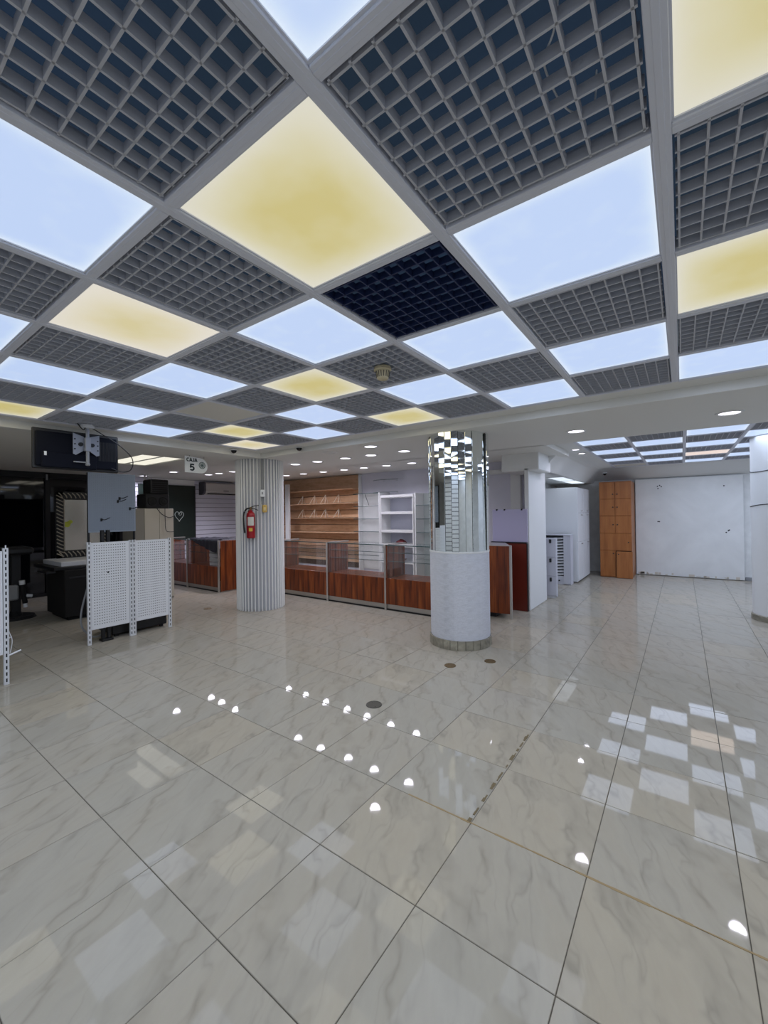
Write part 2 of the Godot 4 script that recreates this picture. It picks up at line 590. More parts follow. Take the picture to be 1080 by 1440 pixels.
# ---------------------------------------------------------------- shell
func build_shell() -> void:
	var wp: Material = mats.wall_paint
	# walls with thickness
	struct("wall_left", bx(Vector3(-10.1, 0, -7.2), Vector3(-9.85, 3.1, 2.8)), mats.black_matt if false else wp)
	struct("wall_counter", bx(Vector3(-10.1, 0, -7.12), Vector3(-1.905, 3.1, -6.95)), mats.lavender_wall)
	struct("wall_side", bx(Vector3(-2.85, 0, -11.4), Vector3(-2.6, 3.1, -7.1)), wp)
	struct("wall_far", bx(Vector3(-2.85, 0, -11.4), Vector3(3.4, 3.1, -11.15)), wp)
	struct("wall_right", bx(Vector3(3.1, 0, -11.4), Vector3(3.35, 3.1, 2.8)), wp)
	var near := struct("wall_near", bx(Vector3(-10.1, 0, 2.5), Vector3(3.35, 3.1, 2.75)), wp)
	part("slat_backing", bx(Vector3(-4.0, 0.1, 2.49), Vector3(0.5, 2.38, 2.5)), mat("back_gap", c8(96, 96, 100), 0.8), near)
	for k in 19:
		part("slat", bx(Vector3(-4.0, 0.12 + k * 0.12, 2.478), Vector3(0.5, 0.222 + k * 0.12, 2.49), 0.004), mats.white_paint, near)
	# partition end that stands out into the room
	struct("wall_partition", bx(Vector3(-1.905, 0, -7.12), Vector3(-1.84, 2.12, -6.2), 0.006), mats.white_paint)
	struct("trim_1", bx(Vector3(-2.34, 1.0, -6.98), Vector3(-2.17, 2.12, -6.86), 0.004), mats.white_paint)
	# what closes the void above the grid
	struct("ceiling", bx(Vector3(-10.1, 2.98, -11.4), Vector3(3.35, 3.15, 2.8)), mats.plenum)
	# lowered white ceiling and the beam faces round the main grid
	var so: Material = mats.soffit_paint
	var st := mb()
	box(st, Vector3(-9.9, SOFFIT, -5.65), Vector3(3.1, 2.97, BEAM_Z), 0.004)
	box(st, Vector3(-9.9, SOFFIT, -7.05), Vector3(-1.45, 2.97, -5.6))
	struct("ceiling_001", st, so)
	st = mb()
	# left of the main grid, open round the two long fluorescent panels
	box(st, Vector3(-6.12, SOFFIT, BEAM_Z - 0.02), Vector3(BEAM_X, 2.97, 2.6), 0.004)
	struct("ceiling_002", st, so)
	struct("ceiling_004", bx(Vector3(-9.9, SOFFIT, BEAM_Z - 0.02), Vector3(-7.38, 2.97, 2.6)), so)
	struct("ceiling_005", bx(Vector3(-7.4, SOFFIT, BEAM_Z - 0.02), Vector3(-6.1, 2.97, -3.29)), so)
	struct("ceiling_006", bx(Vector3(-7.4, SOFFIT, -2.67), Vector3(-6.1, 2.97, 2.6)), so)
	# flat border between grid and beam
	st = mb()
	box(st, Vector3(-5.22, GRID, -3.99), Vector3(3.1, GRID + 0.03, -3.735))
	box(st, Vector3(-5.22, GRID, -3.75), Vector3(-4.995, GRID + 0.03, 2.6))
	struct("trim_2", st, so)
	# second grid: border, coves and the box that closes the run of bulkhead
	st = mb()
	box(st, Vector3(-1.45, GRID, -10.5), Vector3(-1.175, GRID + 0.03, -5.6))
	box(st, Vector3(-1.45, GRID, -10.5), Vector3(3.1, GRID + 0.03, -10.29))
	struct("trim_3", st, mats.white_paint)
	st = mb()
	var prof := PackedVector2Array([Vector2(-1.43, GRID), Vector2(-1.50, GRID - 0.012), Vector2(-1.56, GRID - 0.05), Vector2(-1.76, 2.15), Vector2(-1.78, 2.13), Vector2(-1.86, 2.13), Vector2(-1.86, 2.6), Vector2(-1.43, 2.6)])
	prism(st, prof, Transform3D(Basis(), Vector3(0, 0, -11.15)), 4.4)
	struct("trim_4", st, mats.white_paint)
	st = mb()
	prof = PackedVector2Array([Vector2(10.48, GRID), Vector2(10.55, GRID - 0.01), Vector2(11.08, 2.2), Vector2(11.16, 2.19), Vector2(11.16, 2.6), Vector2(10.48, 2.6)])
	prism(st, prof, Transform3D(Basis(Vector3(0, 0, -1), Vector3.UP, Vector3(1, 0, 0)), Vector3(-1.8, 0, 0)), 4.95)
	struct("trim_5", st, mats.white_paint)
	struct("trim_6", bx(Vector3(-2.25, 2.085, -6.86), Vector3(-1.687, 2.37, -6.2), 0.012), mats.white_paint)
	# low ceiling over the white cupboards
	struct("ceiling_003", bx(Vector3(-2.7, 2.13, -11.15), Vector3(-1.84, 2.2, -6.86)), mats.white_paint)
	struct("baseboard_far", bx(Vector3(1.03, 0, -11.15), Vector3(3.1, 0.07, -11.13), 0.003), mats.grey_plastic)

# ---------------------------------------------------------------- ceiling grids
var blade_x: ArrayMesh
var blade_z: ArrayMesh
var rim_mesh: ArrayMesh
var crate_mesh: ArrayMesh
var frame_mesh: ArrayMesh
var diffuser_mesh: ArrayMesh

func crate_shapes() -> void:
	blade_x = mesh_of(bx(Vector3(-0.285, 0, -0.003), Vector3(0.285, 0.029, 0.003)))
	blade_z = mesh_of(bx(Vector3(-0.003, 0, -0.285), Vector3(0.003, 0.029, 0.285)))
	var rim := mb()
	for s in [-1.0, 1.0]:
		box(rim, Vector3(-0.297, 0.012, s * 0.294 - 0.003), Vector3(0.297, 0.05, s * 0.294 + 0.003))
		box(rim, Vector3(s * 0.294 - 0.003, 0.012, -0.29), Vector3(s * 0.294 + 0.003, 0.05, 0.29))
	rim_mesh = mesh_of(rim)
	var all := mb()
	for s in [-1.0, 1.0]:
		box(all, Vector3(-0.297, 0.012, s * 0.294 - 0.003), Vector3(0.297, 0.05, s * 0.294 + 0.003))
		box(all, Vector3(s * 0.294 - 0.003, 0.012, -0.29), Vector3(s * 0.294 + 0.003, 0.05, 0.29))
	for k in 10:
		var o := (k - 4.5) * 0.0615
		box(all, Vector3(-0.285, 0, o - 0.003), Vector3(0.285, 0.029, o + 0.003))
		box(all, Vector3(o - 0.003, 0, -0.285), Vector3(o + 0.003, 0.029, 0.285))
	crate_mesh = mesh_of(all)
	var fr := mb()
	for s in [-1.0, 1.0]:
		box(fr, Vector3(-0.292, 0.0, s * 0.289 - 0.004), Vector3(0.292, 0.02, s * 0.289 + 0.004))
		box(fr, Vector3(s * 0.289 - 0.004, 0.0, -0.285), Vector3(s * 0.289 + 0.004, 0.02, 0.285))
	frame_mesh = mesh_of(fr)
	diffuser_mesh = lit_sheet(0.574, 0.008)

func bar(st: SurfaceTool, lo: Vector3, hi: Vector3, along_x: bool) -> void:
	box(st, lo, hi, 0.002)
	var c := (lo + hi) * 0.5
	if along_x:
		box(st, Vector3(lo.x, lo.y - 0.0016, c.z - 0.008), Vector3(hi.x, lo.y + 0.002, c.z + 0.008), 0.002)
	else:
		box(st, Vector3(c.x - 0.008, lo.y - 0.0016, lo.z), Vector3(c.x + 0.008, lo.y + 0.002, hi.z), 0.002)

func light_panel(at: Vector3, kind: String, label: String, group: String, power := 1.0) -> void:
	var t := thing("square_panel_light", label, "light panel", at, group)
	var m: Material
	var tint := c8(214, 227, 255)
	match kind:
		"blue":
			m = diffuser_material("blue_diffuser", c8(190, 212, 250), c8(226, 240, 255), 12.0, 21, PANEL_GLOW)
		"yellow":
			m = diffuser_material("yellow_diffuser", c8(201, 187, 115), c8(221, 217, 200), 2.4, 22, PANEL_GLOW)
			tint = c8(245, 232, 196)
		"cream":
			m = diffuser_material("cream_diffuser", c8(212, 199, 148), c8(228, 221, 207), 1.6, 23, PANEL_GLOW)
			tint = c8(245, 236, 208)
		"pink":
			m = diffuser_material("pink_diffuser", c8(236, 214, 200), c8(240, 224, 214), 8.0, 24, PANEL_GLOW)
			tint = c8(250, 226, 208)
		"off":
			m = mat("unlit_diffuser", c8(222, 220, 212), 0.5)
	var f := shared("frame", frame_mesh, mats.bar_paint, t, Vector3.ZERO)
	f.position.y = 0.0
	shared("diffuser", diffuser_mesh, m, t, Vector3(0, 0.004, 0))
	if kind == "off":
		return
	var a := AreaLight3D.new()
	a.name = "panel_glow"
	a.area_size = Vector2(0.56, 0.56)
	a.area_normalize_energy = true
	a.light_energy = PANEL_LIGHT * power * (1.0 if kind == "blue" else 0.8)
	a.light_color = tint
	a.area_range = 14.0
	a.area_attenuation = 2.0
	a.shadow_enabled = true
	a.rotation_degrees = Vector3(-90, 0, 0)
	a.position = Vector3(0, -0.012, 0)
	t.add_child(a)

var crates_split := 0
func crate(at: Vector3, navy: bool, split: bool) -> void:
	var ceiling: Node3D = get_node("ceiling")
	var m: Material = mats.navy_blade if navy else mats.blade_paint
	if not split:
		shared("eggcrate_panel", crate_mesh, m, ceiling, at)
		return
	var p := shared("eggcrate_panel", rim_mesh, m, ceiling, at)
	for k in 10:
		var o := (k - 4.5) * 0.0615
		shared("blade", blade_x, m, p, Vector3(0, 0, o))
		shared("blade", blade_z, m, p, Vector3(o, 0, 0))

func build_main_grid() -> void:
	crate_shapes()
	var ceiling: Node3D = get_node("ceiling")
	# runners: i counts away from the viewer, j to the left
	for j in range(-5, 8):
		var st := mb()
		var x := GX - CELL * j
		bar(st, Vector3(x - 0.021, GRID - 0.003, -3.74), Vector3(x + 0.021, GRID + 0.04, 2.5), false)
		part("grid_bar", st, mats.bar_paint, ceiling)
	for i in range(-4, 6):
		var st := mb()
		var z := GZ - CELL * i
		for j in range(-6, 7):
			var x := GX - CELL * j
			bar(st, Vector3(x - CELL + 0.021, GRID - 0.002, z - 0.019), Vector3(x - 0.021, GRID + 0.04, z + 0.019), true)
		part("grid_bar", st, mats.bar_paint, ceiling)
	var yellow := {Vector2i(0, 0): "yellow", Vector2i(0, -2): "yellow", Vector2i(2, -2): "yellow", Vector2i(4, 2): "yellow", Vector2i(0, 2): "cream", Vector2i(2, 2): "yellow", Vector2i(3, 5): "yellow", Vector2i(4, 6): "cream", Vector2i(0, 6): "yellow", Vector2i(2, 4): "off"}
	var said := {
		Vector2i(-1, -1): "pale blue lit ceiling panel cut by the top edge of the picture",
		Vector2i(0, 0): "largest yellowed lit ceiling panel, in the middle of the near ceiling",
		Vector2i(-1, 1): "large pale blue lit ceiling panel at the left edge, nearest on that side",
		Vector2i(1, -1): "large pale blue lit ceiling panel right of the dark navy eggcrate",
		Vector2i(0, -2): "yellowed lit ceiling panel in the top right corner of the picture",
		Vector2i(2, -2): "yellowed lit ceiling panel at the right edge, second one back",
		Vector2i(1, 1): "pale blue lit ceiling panel left of the dark navy eggcrate",
		Vector2i(2, 0): "pale blue lit ceiling panel just behind the dark navy eggcrate",
		Vector2i(3, -1): "pale blue lit ceiling panel between the eggcrates left of the right-hand runner",
		Vector2i(4, -2): "pale blue lit ceiling panel touching the beam at the right edge",
		Vector2i(0, 2): "cream lit ceiling panel with a faint yellow middle, on the left",
		Vector2i(-1, 3): "pale blue lit ceiling panel showing only its corner at the left edge",
		Vector2i(0, 4): "pale blue lit ceiling panel at the left edge above the black television",
		Vector2i(1, 3): "pale blue lit ceiling panel behind the cream panel on the left",
		Vector2i(2, 2): "yellowed lit ceiling panel left of the smoke detector",
		Vector2i(3, 1): "pale blue lit ceiling panel right of the smoke detector, behind it",
		Vector2i(4, 0): "pale blue lit ceiling panel touching the beam right above the mirrored column",
		Vector2i(3, 3): "pale blue lit ceiling panel, upper of two in line above the ceiling corner",
		Vector2i(4, 4): "pale blue lit ceiling panel touching the beam near its inner corner",
		Vector2i(4, 2): "small yellowed lit ceiling panel touching the beam left of the mirrored column",
		Vector2i(2, 4): "unlit grey ceiling panel",
		Vector2i(1, 5): "pale blue lit ceiling panel just right of the television mount",
		Vector2i(2, 6): "pale blue lit ceiling panel touching the left beam right of the television",
		Vector2i(3, 5): "small yellowed lit ceiling panel second from the ceiling corner",
		Vector2i(4, 6): "small cream lit ceiling panel in the ceiling corner above the fluted column",
		Vector2i(0, 6): "yellowed lit ceiling panel touching the left beam at the picture edge"}
	var words := ["first", "second", "third", "fourth", "fifth", "sixth", "seventh", "eighth", "ninth", "tenth", "eleventh", "twelfth", "thirteenth"]
	var near := []
	for i in range(-5, 5):
		for j in range(-6, 7):
			var c := Vector3(GX - CELL * (j + 0.5), GRID + 0.004, GZ - CELL * (i + 0.5))
			var key := Vector2i(i, j)
			if posmod(i + j, 2) == 0:
				if said.has(key):
					light_panel(c, yellow.get(key, "blue"), said[key], "")
				else:
					light_panel(c, "blue" if posmod(i * 3 + j, 5) > 0 else "yellow", "lit ceiling panel outside the picture, %s row, %s from the right wall" % [words[i + 5], words[j + 6]], "lit panels outside the picture")
			else:
				var d := in_view(c, 0.25)
				near.append([d if d > 0.0 else 100.0 + c.length(), c, key == Vector2i(1, 0)])
	near.sort_custom(func(a, b): return a[0] < b[0])
	for k in near.size():
		crate(near[k][1], near[k][2], k < 14)

func build_far_grid() -> void:
	var ceiling: Node3D = get_node("ceiling")
	var x0 := -1.187
	var z1 := -10.30
	var w := 0.6135
	var l := 0.6115
	for c in range(0, 8):
		var st := mb()
		var x := x0 + w * c
		bar(st, Vector3(x - 0.02, GRID - 0.003, z1), Vector3(x + 0.02, GRID + 0.04, -5.6), false)
		part("grid_bar", st, mats.bar_paint, ceiling)
	for r in range(0, 8):
		var st := mb()
		var z := z1 + l * r
		for c in 7:
			var x := x0 + w * c
			bar(st, Vector3(x + 0.02, GRID - 0.002, z - 0.018), Vector3(x + w - 0.02, GRID + 0.04, z + 0.018), true)
		part("grid_bar", st, mats.bar_paint, ceiling)
	var col_name := ["left", "second", "third", "fourth", "fifth", "sixth", "seventh"]
	var row_name := ["nearest", "second", "third", "fourth", "fifth", "sixth", "farthest"]
	for c in 7:
		for r in 8:
			var p := Vector3(x0 + w * (c + 0.5), GRID + 0.004, z1 + l * (7.5 - r) - l)
			if r == 7:
				p.z = z1 + l * 7.5
				if (c % 2) == 0:
					crate(p, false, false)
				continue
			if (r + c) % 2 == 0:
				var kind := "blue"
				if c == 0 and r == 6:
					kind = "off"
				elif c == 2 and r == 4:
					kind = "pink"
				if c < 4:
					light_panel(p, kind, "%s panel of the far ceiling grid, %s column, %s row" % ["unlit grey" if kind == "off" else ("pinkish lit" if kind == "pink" else "pale blue lit"), col_name[c], row_name[r]], "", 1.6)
				else:
					light_panel(p, kind, "lit far-grid panel past the right edge, %s column, %s row" % [col_name[c], row_name[r]], "far panels outside the picture", 1.6)
			else:
				crate(p, false, false)

# ---------------------------------------------------------------- downlights
func downlight(at: Vector3, r: float, lit: bool, label: String, power := 1.0) -> void:
	var group := ""
	var t := thing("recessed_downlight", label, "downlight", at, group)
	var st := mb()
	lathe(st, Vector3.ZERO, [Vector2(r * 1.35, 0.0), Vector2(r * 1.3, -0.008), Vector2(r * 1.05, -0.010), Vector2(r, -0.004)], 28)
	var ring := MeshInstance3D.new()
	ring.mesh = mesh_of(st)
	ring.material_override = mats.white_paint
	ring.name = "trim_ring"
	t.add_child(ring)
	st = mb()
	lathe(st, Vector3.ZERO, [Vector2(r * 1.02, -0.004), Vector2(r * 0.8, -0.0065), Vector2(0.0005, -0.0075)], 28)
	var d := MeshInstance3D.new()
	d.mesh = mesh_of(st)
	d.material_override = glow_material("downlight_glow", c8(244, 240, 255), DOWN_GLOW) if lit else mats.white_paint
	d.name = "lamp_disc"
	t.add_child(d)
	if not lit:
		return
	var s := SpotLight3D.new()
	s.name = "downlight_beam"
	s.light_energy = DOWN_LIGHT * power * (r / 0.078) ** 2
	s.light_color = c8(238, 235, 253)
	s.spot_angle = 75.0
	s.spot_range = 9.0
	s.spot_attenuation = 2.0
	s.spot_angle_attenuation = 0.6
	s.light_size = r * 0.78
	s.shadow_enabled = true
	s.rotation_degrees = Vector3(-90, 0, 0)
	s.position = Vector3(0, -0.012, 0)
	t.add_child(s)

func build_downlights() -> void:
	downlight(Vector3(0.361, SOFFIT, -4.861), 0.078, true, "lit round downlight in the lowered ceiling nearest the right edge")
	downlight(Vector3(-0.925, SOFFIT, -4.863), 0.078, true, "lit round downlight right of the mirrored column")
	downlight(Vector3(-1.31, GRID, -6.84), 0.05, true, "small downlight beside the far grid, nearer of the pair")
	downlight(Vector3(-1.32, GRID, -7.36), 0.05, true, "small downlight beside the far grid, farther of the pair")
	var ord := ["first", "second", "third", "fourth", "fifth", "sixth", "seventh"]
	var row := [-3.13, -3.72, -4.223, -4.828, -5.363]
	for k in row.size():
		downlight(Vector3(row[k], SOFFIT, -4.81), 0.078, true, "lit downlight over the glass counters, %s from the mirrored column in the middle row" % ord[k])
	row = [-3.77, -4.31, -4.836, -5.33, -5.896, -6.474, -7.011]
	for k in row.size():
		downlight(Vector3(row[k], SOFFIT, -6.03), 0.075, true, "lit downlight close to the shelving wall, %s from the mirrored column in the back row" % ord[k], 1.4)
	downlight(Vector3(-3.243, SOFFIT, -4.19), 0.078, true, "lit downlight just behind the beam, between mirrored and fluted columns")
	downlight(Vector3(-3.993, SOFFIT, -4.22), 0.078, false, "unlit downlight just behind the beam")
	row = [-7.138, -7.62, -8.002]
	for k in row.size():
		downlight(Vector3(row[k], SOFFIT, -4.79), 0.075, true, "lit downlight left of the fluted column, %s one from it" % ord[k], 3.0)
	downlight(Vector3(-8.0, SOFFIT, -4.06), 0.075, true, "lit downlight left of the hanging sign over the black loudspeaker", 2.2)
	downlight(Vector3(-9.19, SOFFIT, -4.03), 0.075, true, "lit downlight farthest left, over the white slats", 2.0)

# ---------------------------------------------------------------- columns
func build_fluted_column() -> void:
	var c := Vector3(-5.533, 0, -4.2)
	var t := thing("fluted_column", "round white column clad in vertical half-round flutes, left of the counters", "column", c)
	var st := mb()
	lathe(st, c, [Vector2(0.352, 0.0), Vector2(0.352, SOFFIT)], 56)
	part("shaft", st, mat("flute_ground", c8(166, 168, 174), 0.6), t)
	st = mb()
	var n := 42
	for k in n:
		var a := TAU * k / n
		var rim := PackedVector2Array()
		for s in 7:
			var u := -PI * 0.5 + PI * s / 6.0
			rim.append(Vector2(0.346 + 0.028 * cos(u), 0.0092 * sin(u)))
		var f := Basis(Vector3(cos(a), 0, sin(a)), Vector3(-sin(a), 0, cos(a)), Vector3.UP)
		prism(st, rim, Transform3D(f, c + Vector3(0, 0.002, 0)), SOFFIT - 0.004)
	var fl := part("flutes", st, mat("flute_paint", c8(238, 238, 236), 0.5), t)
	fl.set_meta("kind", "stuff")
	st = mb()
	lathe(st, Vector3.ZERO, [Vector2(0.345, 0.0), Vector2(0.352, 0.0), Vector2(0.352, 0.03), Vector2(0.343, 0.035)], 40)
	var d := MeshInstance3D.new()
	d.mesh = mesh_of(st)
	d.material_override = mat("dirty_base", c8(150, 144, 132), 0.8)
	d.name = "foot_ring"
	t.add_child(d)
	# things hung on it, towards the viewer
	var dir := Vector3(-c.x, 0, -c.z).normalized()
	var side := Vector3(dir.z, 0, -dir.x)      # to the viewer's right
	var on := func(off: float, out: float, y: float) -> Vector3:
		var a := off / 0.371
		return c + (dir * cos(a) + side * sin(a)) * (0.371 + out) + Vector3.UP * y
	var ep: Vector3 = on.call(-0.115, 0.075, 1.13)
	var e := thing("fire_extinguisher", "red fire extinguisher hung on the fluted column", "extinguisher", ep)
	var red := mat("red_enamel", c8(150, 14, 24), 0.28)
	st = mb()
	lathe(st, ep, [Vector2(0.001, 0.0), Vector2(0.055, 0.0), Vector2(0.062, 0.012), Vector2(0.063, 0.34), Vector2(0.055, 0.375), Vector2(0.03, 0.405), Vector2(0.02, 0.412), Vector2(0.02, 0.43)], 24)
	part("cylinder", st, red, e)
	st = mb()
	cyl(st, ep + Vector3(0, 0.42, 0), ep + Vector3(0, 0.455, 0), 0.02, 0.017, 12)
	box(st, ep + Vector3(-0.015, 0.445, -0.015), ep + Vector3(0.015, 0.47, 0.015), 0.003)
	part("valve", st, mats.brass, e)
	st = mb()
	tube(st, [ep + Vector3(0, 0.465, 0), ep + side * 0.05 + Vector3(0, 0.485, 0), ep + side * 0.12 + Vector3(0, 0.495, 0)], 0.007, 6)
	tube(st, [ep + Vector3(0, 0.45, 0), ep + side * 0.05 + Vector3(0, 0.445, 0), ep + side * 0.11 + Vector3(0, 0.42, 0)], 0.007, 6)
	part("handle", st, mats.black_plastic, e)
	st = mb()
	tube(st, curve([ep + Vector3(0, 0.45, 0), ep - side * 0.06 + Vector3(0, 0.44, 0), ep - side * 0.1 + Vector3(0, 0.36, 0), ep - side * 0.1 + dir * 0.01 + Vector3(0, 0.2, 0), ep - side * 0.085 + dir * 0.01 + Vector3(0, 0.08, 0)]), 0.012, 8)
	part("hose", st, mats.black_plastic, e)
	var arc := func(r: float, a0: float, a1: float, y0: float, y1: float) -> SurfaceTool:
		var s2 := mb()
		for k in 8:
			var u := lerpf(a0, a1, k / 8.0)
			var v := lerpf(a0, a1, (k + 1) / 8.0)
			var p: Vector3 = dir * cos(u) + side * sin(u)
			var q: Vector3 = dir * cos(v) + side * sin(v)
			quad(s2, ep + p * r + Vector3(0, y0, 0), ep + q * r + Vector3(0, y0, 0), ep + q * r + Vector3(0, y1, 0), ep + p * r + Vector3(0, y1, 0), p + q)
		return s2
	part("paper_label", arc.call(0.0645, -0.75, 0.75, 0.19, 0.32), mat("label_paper", c8(206, 204, 196), 0.7), e)
	part("inspection_label", arc.call(0.0645, -0.45, 0.4, 0.105, 0.155), mat("yellow_paper", c8(214, 178, 70), 0.7), e)
	part("wall_hook", bx(ep - dir * 0.075 + Vector3(-0.015, 0.38, -0.015), ep - dir * 0.03 + Vector3(0.015, 0.42, 0.015)), mats.chrome, e)
	# switch box with two cables, and the yellow call point below it
	var look := Basis(side, Vector3.UP, dir)
	var sp: Vector3 = on.call(0.035, 0.02, 1.81)
	st = mb()
	box(st, sp - Vector3(0.032, 0.055, 0.02), sp + Vector3(0.032, 0.055, 0.02), 0.006, look, sp)
	var sw := thing("switch_box", "white switch box high on the fluted column", "switch box", sp)
	part("box_body", st, mats.white_metal, sw)
	st = mb()
	box(st, sp + Vector3(-0.01, -0.018, 0.018), sp + Vector3(0.01, 0.018, 0.026), 0.003, look, sp)
	part("rocker", st, mats.grey_plastic, sw)
	st = mb()
	for o in [0.02, 0.05]:
		tube(st, [on.call(o, 0.008, 1.86), on.call(o, 0.008, 2.34)], 0.006, 6)
	for o in [0.018, 0.052]:
		tube(st, [on.call(o, 0.008, 1.755), on.call(o + 0.01, 0.008, 1.64)], 0.006, 6)
	part("cable", st, mats.grey_plastic, sw)
	var yp: Vector3 = on.call(0.065, 0.022, 1.575)
	st = mb()
	box(st, yp - Vector3(0.033, 0.058, 0.022), yp + Vector3(0.033, 0.058, 0.022), 0.01, look, yp)
	var yb := thing("call_point", "small yellow box beside the fire extinguisher", "call point", yp)
	part("box_body", st, mat("cream_yellow", c8(206, 172, 92), 0.5), yb)
	st = mb()
	box(st, yp + Vector3(-0.016, -0.03, 0.018), yp + Vector3(0.016, 0.02, 0.026), 0.004, look, yp)
	part("button_plate", st, mat("pale_yellow", c8(226, 206, 150), 0.5), yb)

func build_mirror_column() -> void:
	var c := Vector3(-2.07, 0, -4.305)
	var t := thing("mirrored_column", "round column with mirror strips above rough white plaster", "column", c)
	var st := mb()
	lathe(st, c, [Vector2(0.332, 0.10), Vector2(0.333, 1.035), Vector2(0.322, 1.045)], 64)
	part("plaster_drum", st, mats.rough_plaster, t)
	st = mb()
	lathe(st, c, [Vector2(0.31, 1.05), Vector2(0.317, 1.051), Vector2(0.317, SOFFIT)], 28, false)
	part("core", st, mat("joint_grey", c8(90, 96, 92), 0.6), t)
	var n := 28
	var w := TAU * 0.327 / n - 0.002
	var strip := mesh_of(bx(Vector3(-w * 0.5, 1.048, -0.003), Vector3(w * 0.5, SOFFIT, 0.003), 0.0015))
	for k in n:
		var a := TAU * (k + 0.5) / n
		var b := Basis(Vector3.UP, a + rng.randfn(0, 0.012)) * Basis(Vector3.RIGHT, rng.randfn(0, 0.004))
		shared("mirror_strip", strip, mats.mirror, t, Vector3(sin(a) * 0.325, 0, cos(a) * 0.325), b)
	st = mb()
	cyl(st, c + Vector3(0, 1.03, 0), c + Vector3(0, 1.05, 0), 0.336, 0.336, 64)
	part("plaster_lip", st, mats.white_paint, t)
	n = 26
	w = TAU * 0.342 / n - 0.004
	var slab := mesh_of(bx(Vector3(-w * 0.5, 0.0, -0.006), Vector3(w * 0.5, 0.10, 0.006), 0.002))
	for k in n:
		var a := TAU * k / n
		shared("skirting_tile", slab, mats.stone_base, t, Vector3(sin(a) * 0.339, 0, cos(a) * 0.339), Basis(Vector3.UP, a))
	st = mb()
	lathe(st, c, [Vector2(0.334, 0.0), Vector2(0.334, 0.098)], 40)
	part("skirting_grout", st, mats.grout, t)

func build_far_column() -> void:
	var c := Vector3(1.05, 0, -7.38)
	var t := thing("white_column", "plain white round column at the right edge wrapped by two cables", "column", c)
	var st := mb()
	lathe(st, c, [Vector2(0.30, 0.075), Vector2(0.30, GRID + 0.02)], 56)
	part("shaft", st, mats.white_paint, t)
	st = mb()
	lathe(st, c, [Vector2(0.3, 0.0), Vector2(0.315, 0.0), Vector2(0.315, 0.07), Vector2(0.30, 0.08)], 40)
	part("skirting", st, mats.stone_base, t)
	for y in [1.52, 1.97]:
		var pts := []
		for k in 33:
			var a := TAU * k / 32.0
			pts.append(c + Vector3(cos(a) * 0.305, y + 0.012 * sin(a * 3.0 + y * 5.0) + 0.012 * cos(a), sin(a) * 0.305))
		st = mb()
		tube(st, pts, 0.005, 6)
		part("cable", st, mats.slot_dark, t)

# ---------------------------------------------------------------- counters
func counter(x0: float, x1: float, zf: float, label: String, stock := false, dark_left := true) -> Node3D:
	var w := x1 - x0
	var dp := 0.5
	var o := Vector3(x0, 0, zf)
	var t := thing("glass_counter", label, "display counter", o)
	var at := func(x: float, y: float, z: float) -> Vector3: return o + Vector3(x, y, -z)
	part("plinth", bx(at.call(0.0, 0.0, 0.03), at.call(w, 0.09, dp), 0.0), mats.aluminium, t)
	part("plinth_rail", bx(at.call(0.0, 0.0, 0.02), at.call(w, 0.022, 0.032), 0.0), mats.black_plastic, t)
	part("front_board", bx(at.call(0.0, 0.095, 0.0), at.call(w - 0.02, 0.49, 0.02), 0.002), mats.cherry, t)
	part("deck", bx(at.call(0.0, 0.47, 0.02), at.call(w, 0.488, dp), 0.001), mats.cherry, t)
	part("back_board", bx(at.call(0.0, 0.095, dp - 0.02), at.call(w, 0.47, dp), 0.0), mats.cherry, t)
	part("side_board", bx(at.call(0.0, 0.49, 0.012), at.call(0.02, 0.985, dp), 0.001), mats.cherry, t)
	part("front_pane", bx(at.call(0.022, 0.492, 0.004), at.call(w - 0.03, 0.985, 0.009)), mats.clear_glass, t)
	part("top_pane", bx(at.call(0.0, 0.987, 0.0), at.call(w, 0.995, dp)), mats.tinted_glass, t)
	part("top_edge", bx(at.call(0.0, 0.984, -0.003), at.call(w, 0.998, 0.001)), mats.glass_edge, t)
	part("top_rail", bx(at.call(0.001, 0.996, 0.0), at.call(0.05, 1.006, dp), 0.002), mats.aluminium, t)
	for y in [0.74, 0.87]:
		var s: MeshInstance3D = part("glass_shelf", bx(at.call(0.024, y, 0.05), at.call(w - 0.03, y + 0.006, dp - 0.02)), mats.tinted_glass, t)
		part("shelf_edge", bx(at.call(0.024, y - 0.001, 0.046), at.call(w - 0.03, y + 0.007, 0.05)), mats.glass_edge, s)
	part("corner_post", bx(at.call(w - 0.03, 0.0, -0.012), at.call(w, 0.995, 0.022), 0.004), mats.aluminium, t)
	return t

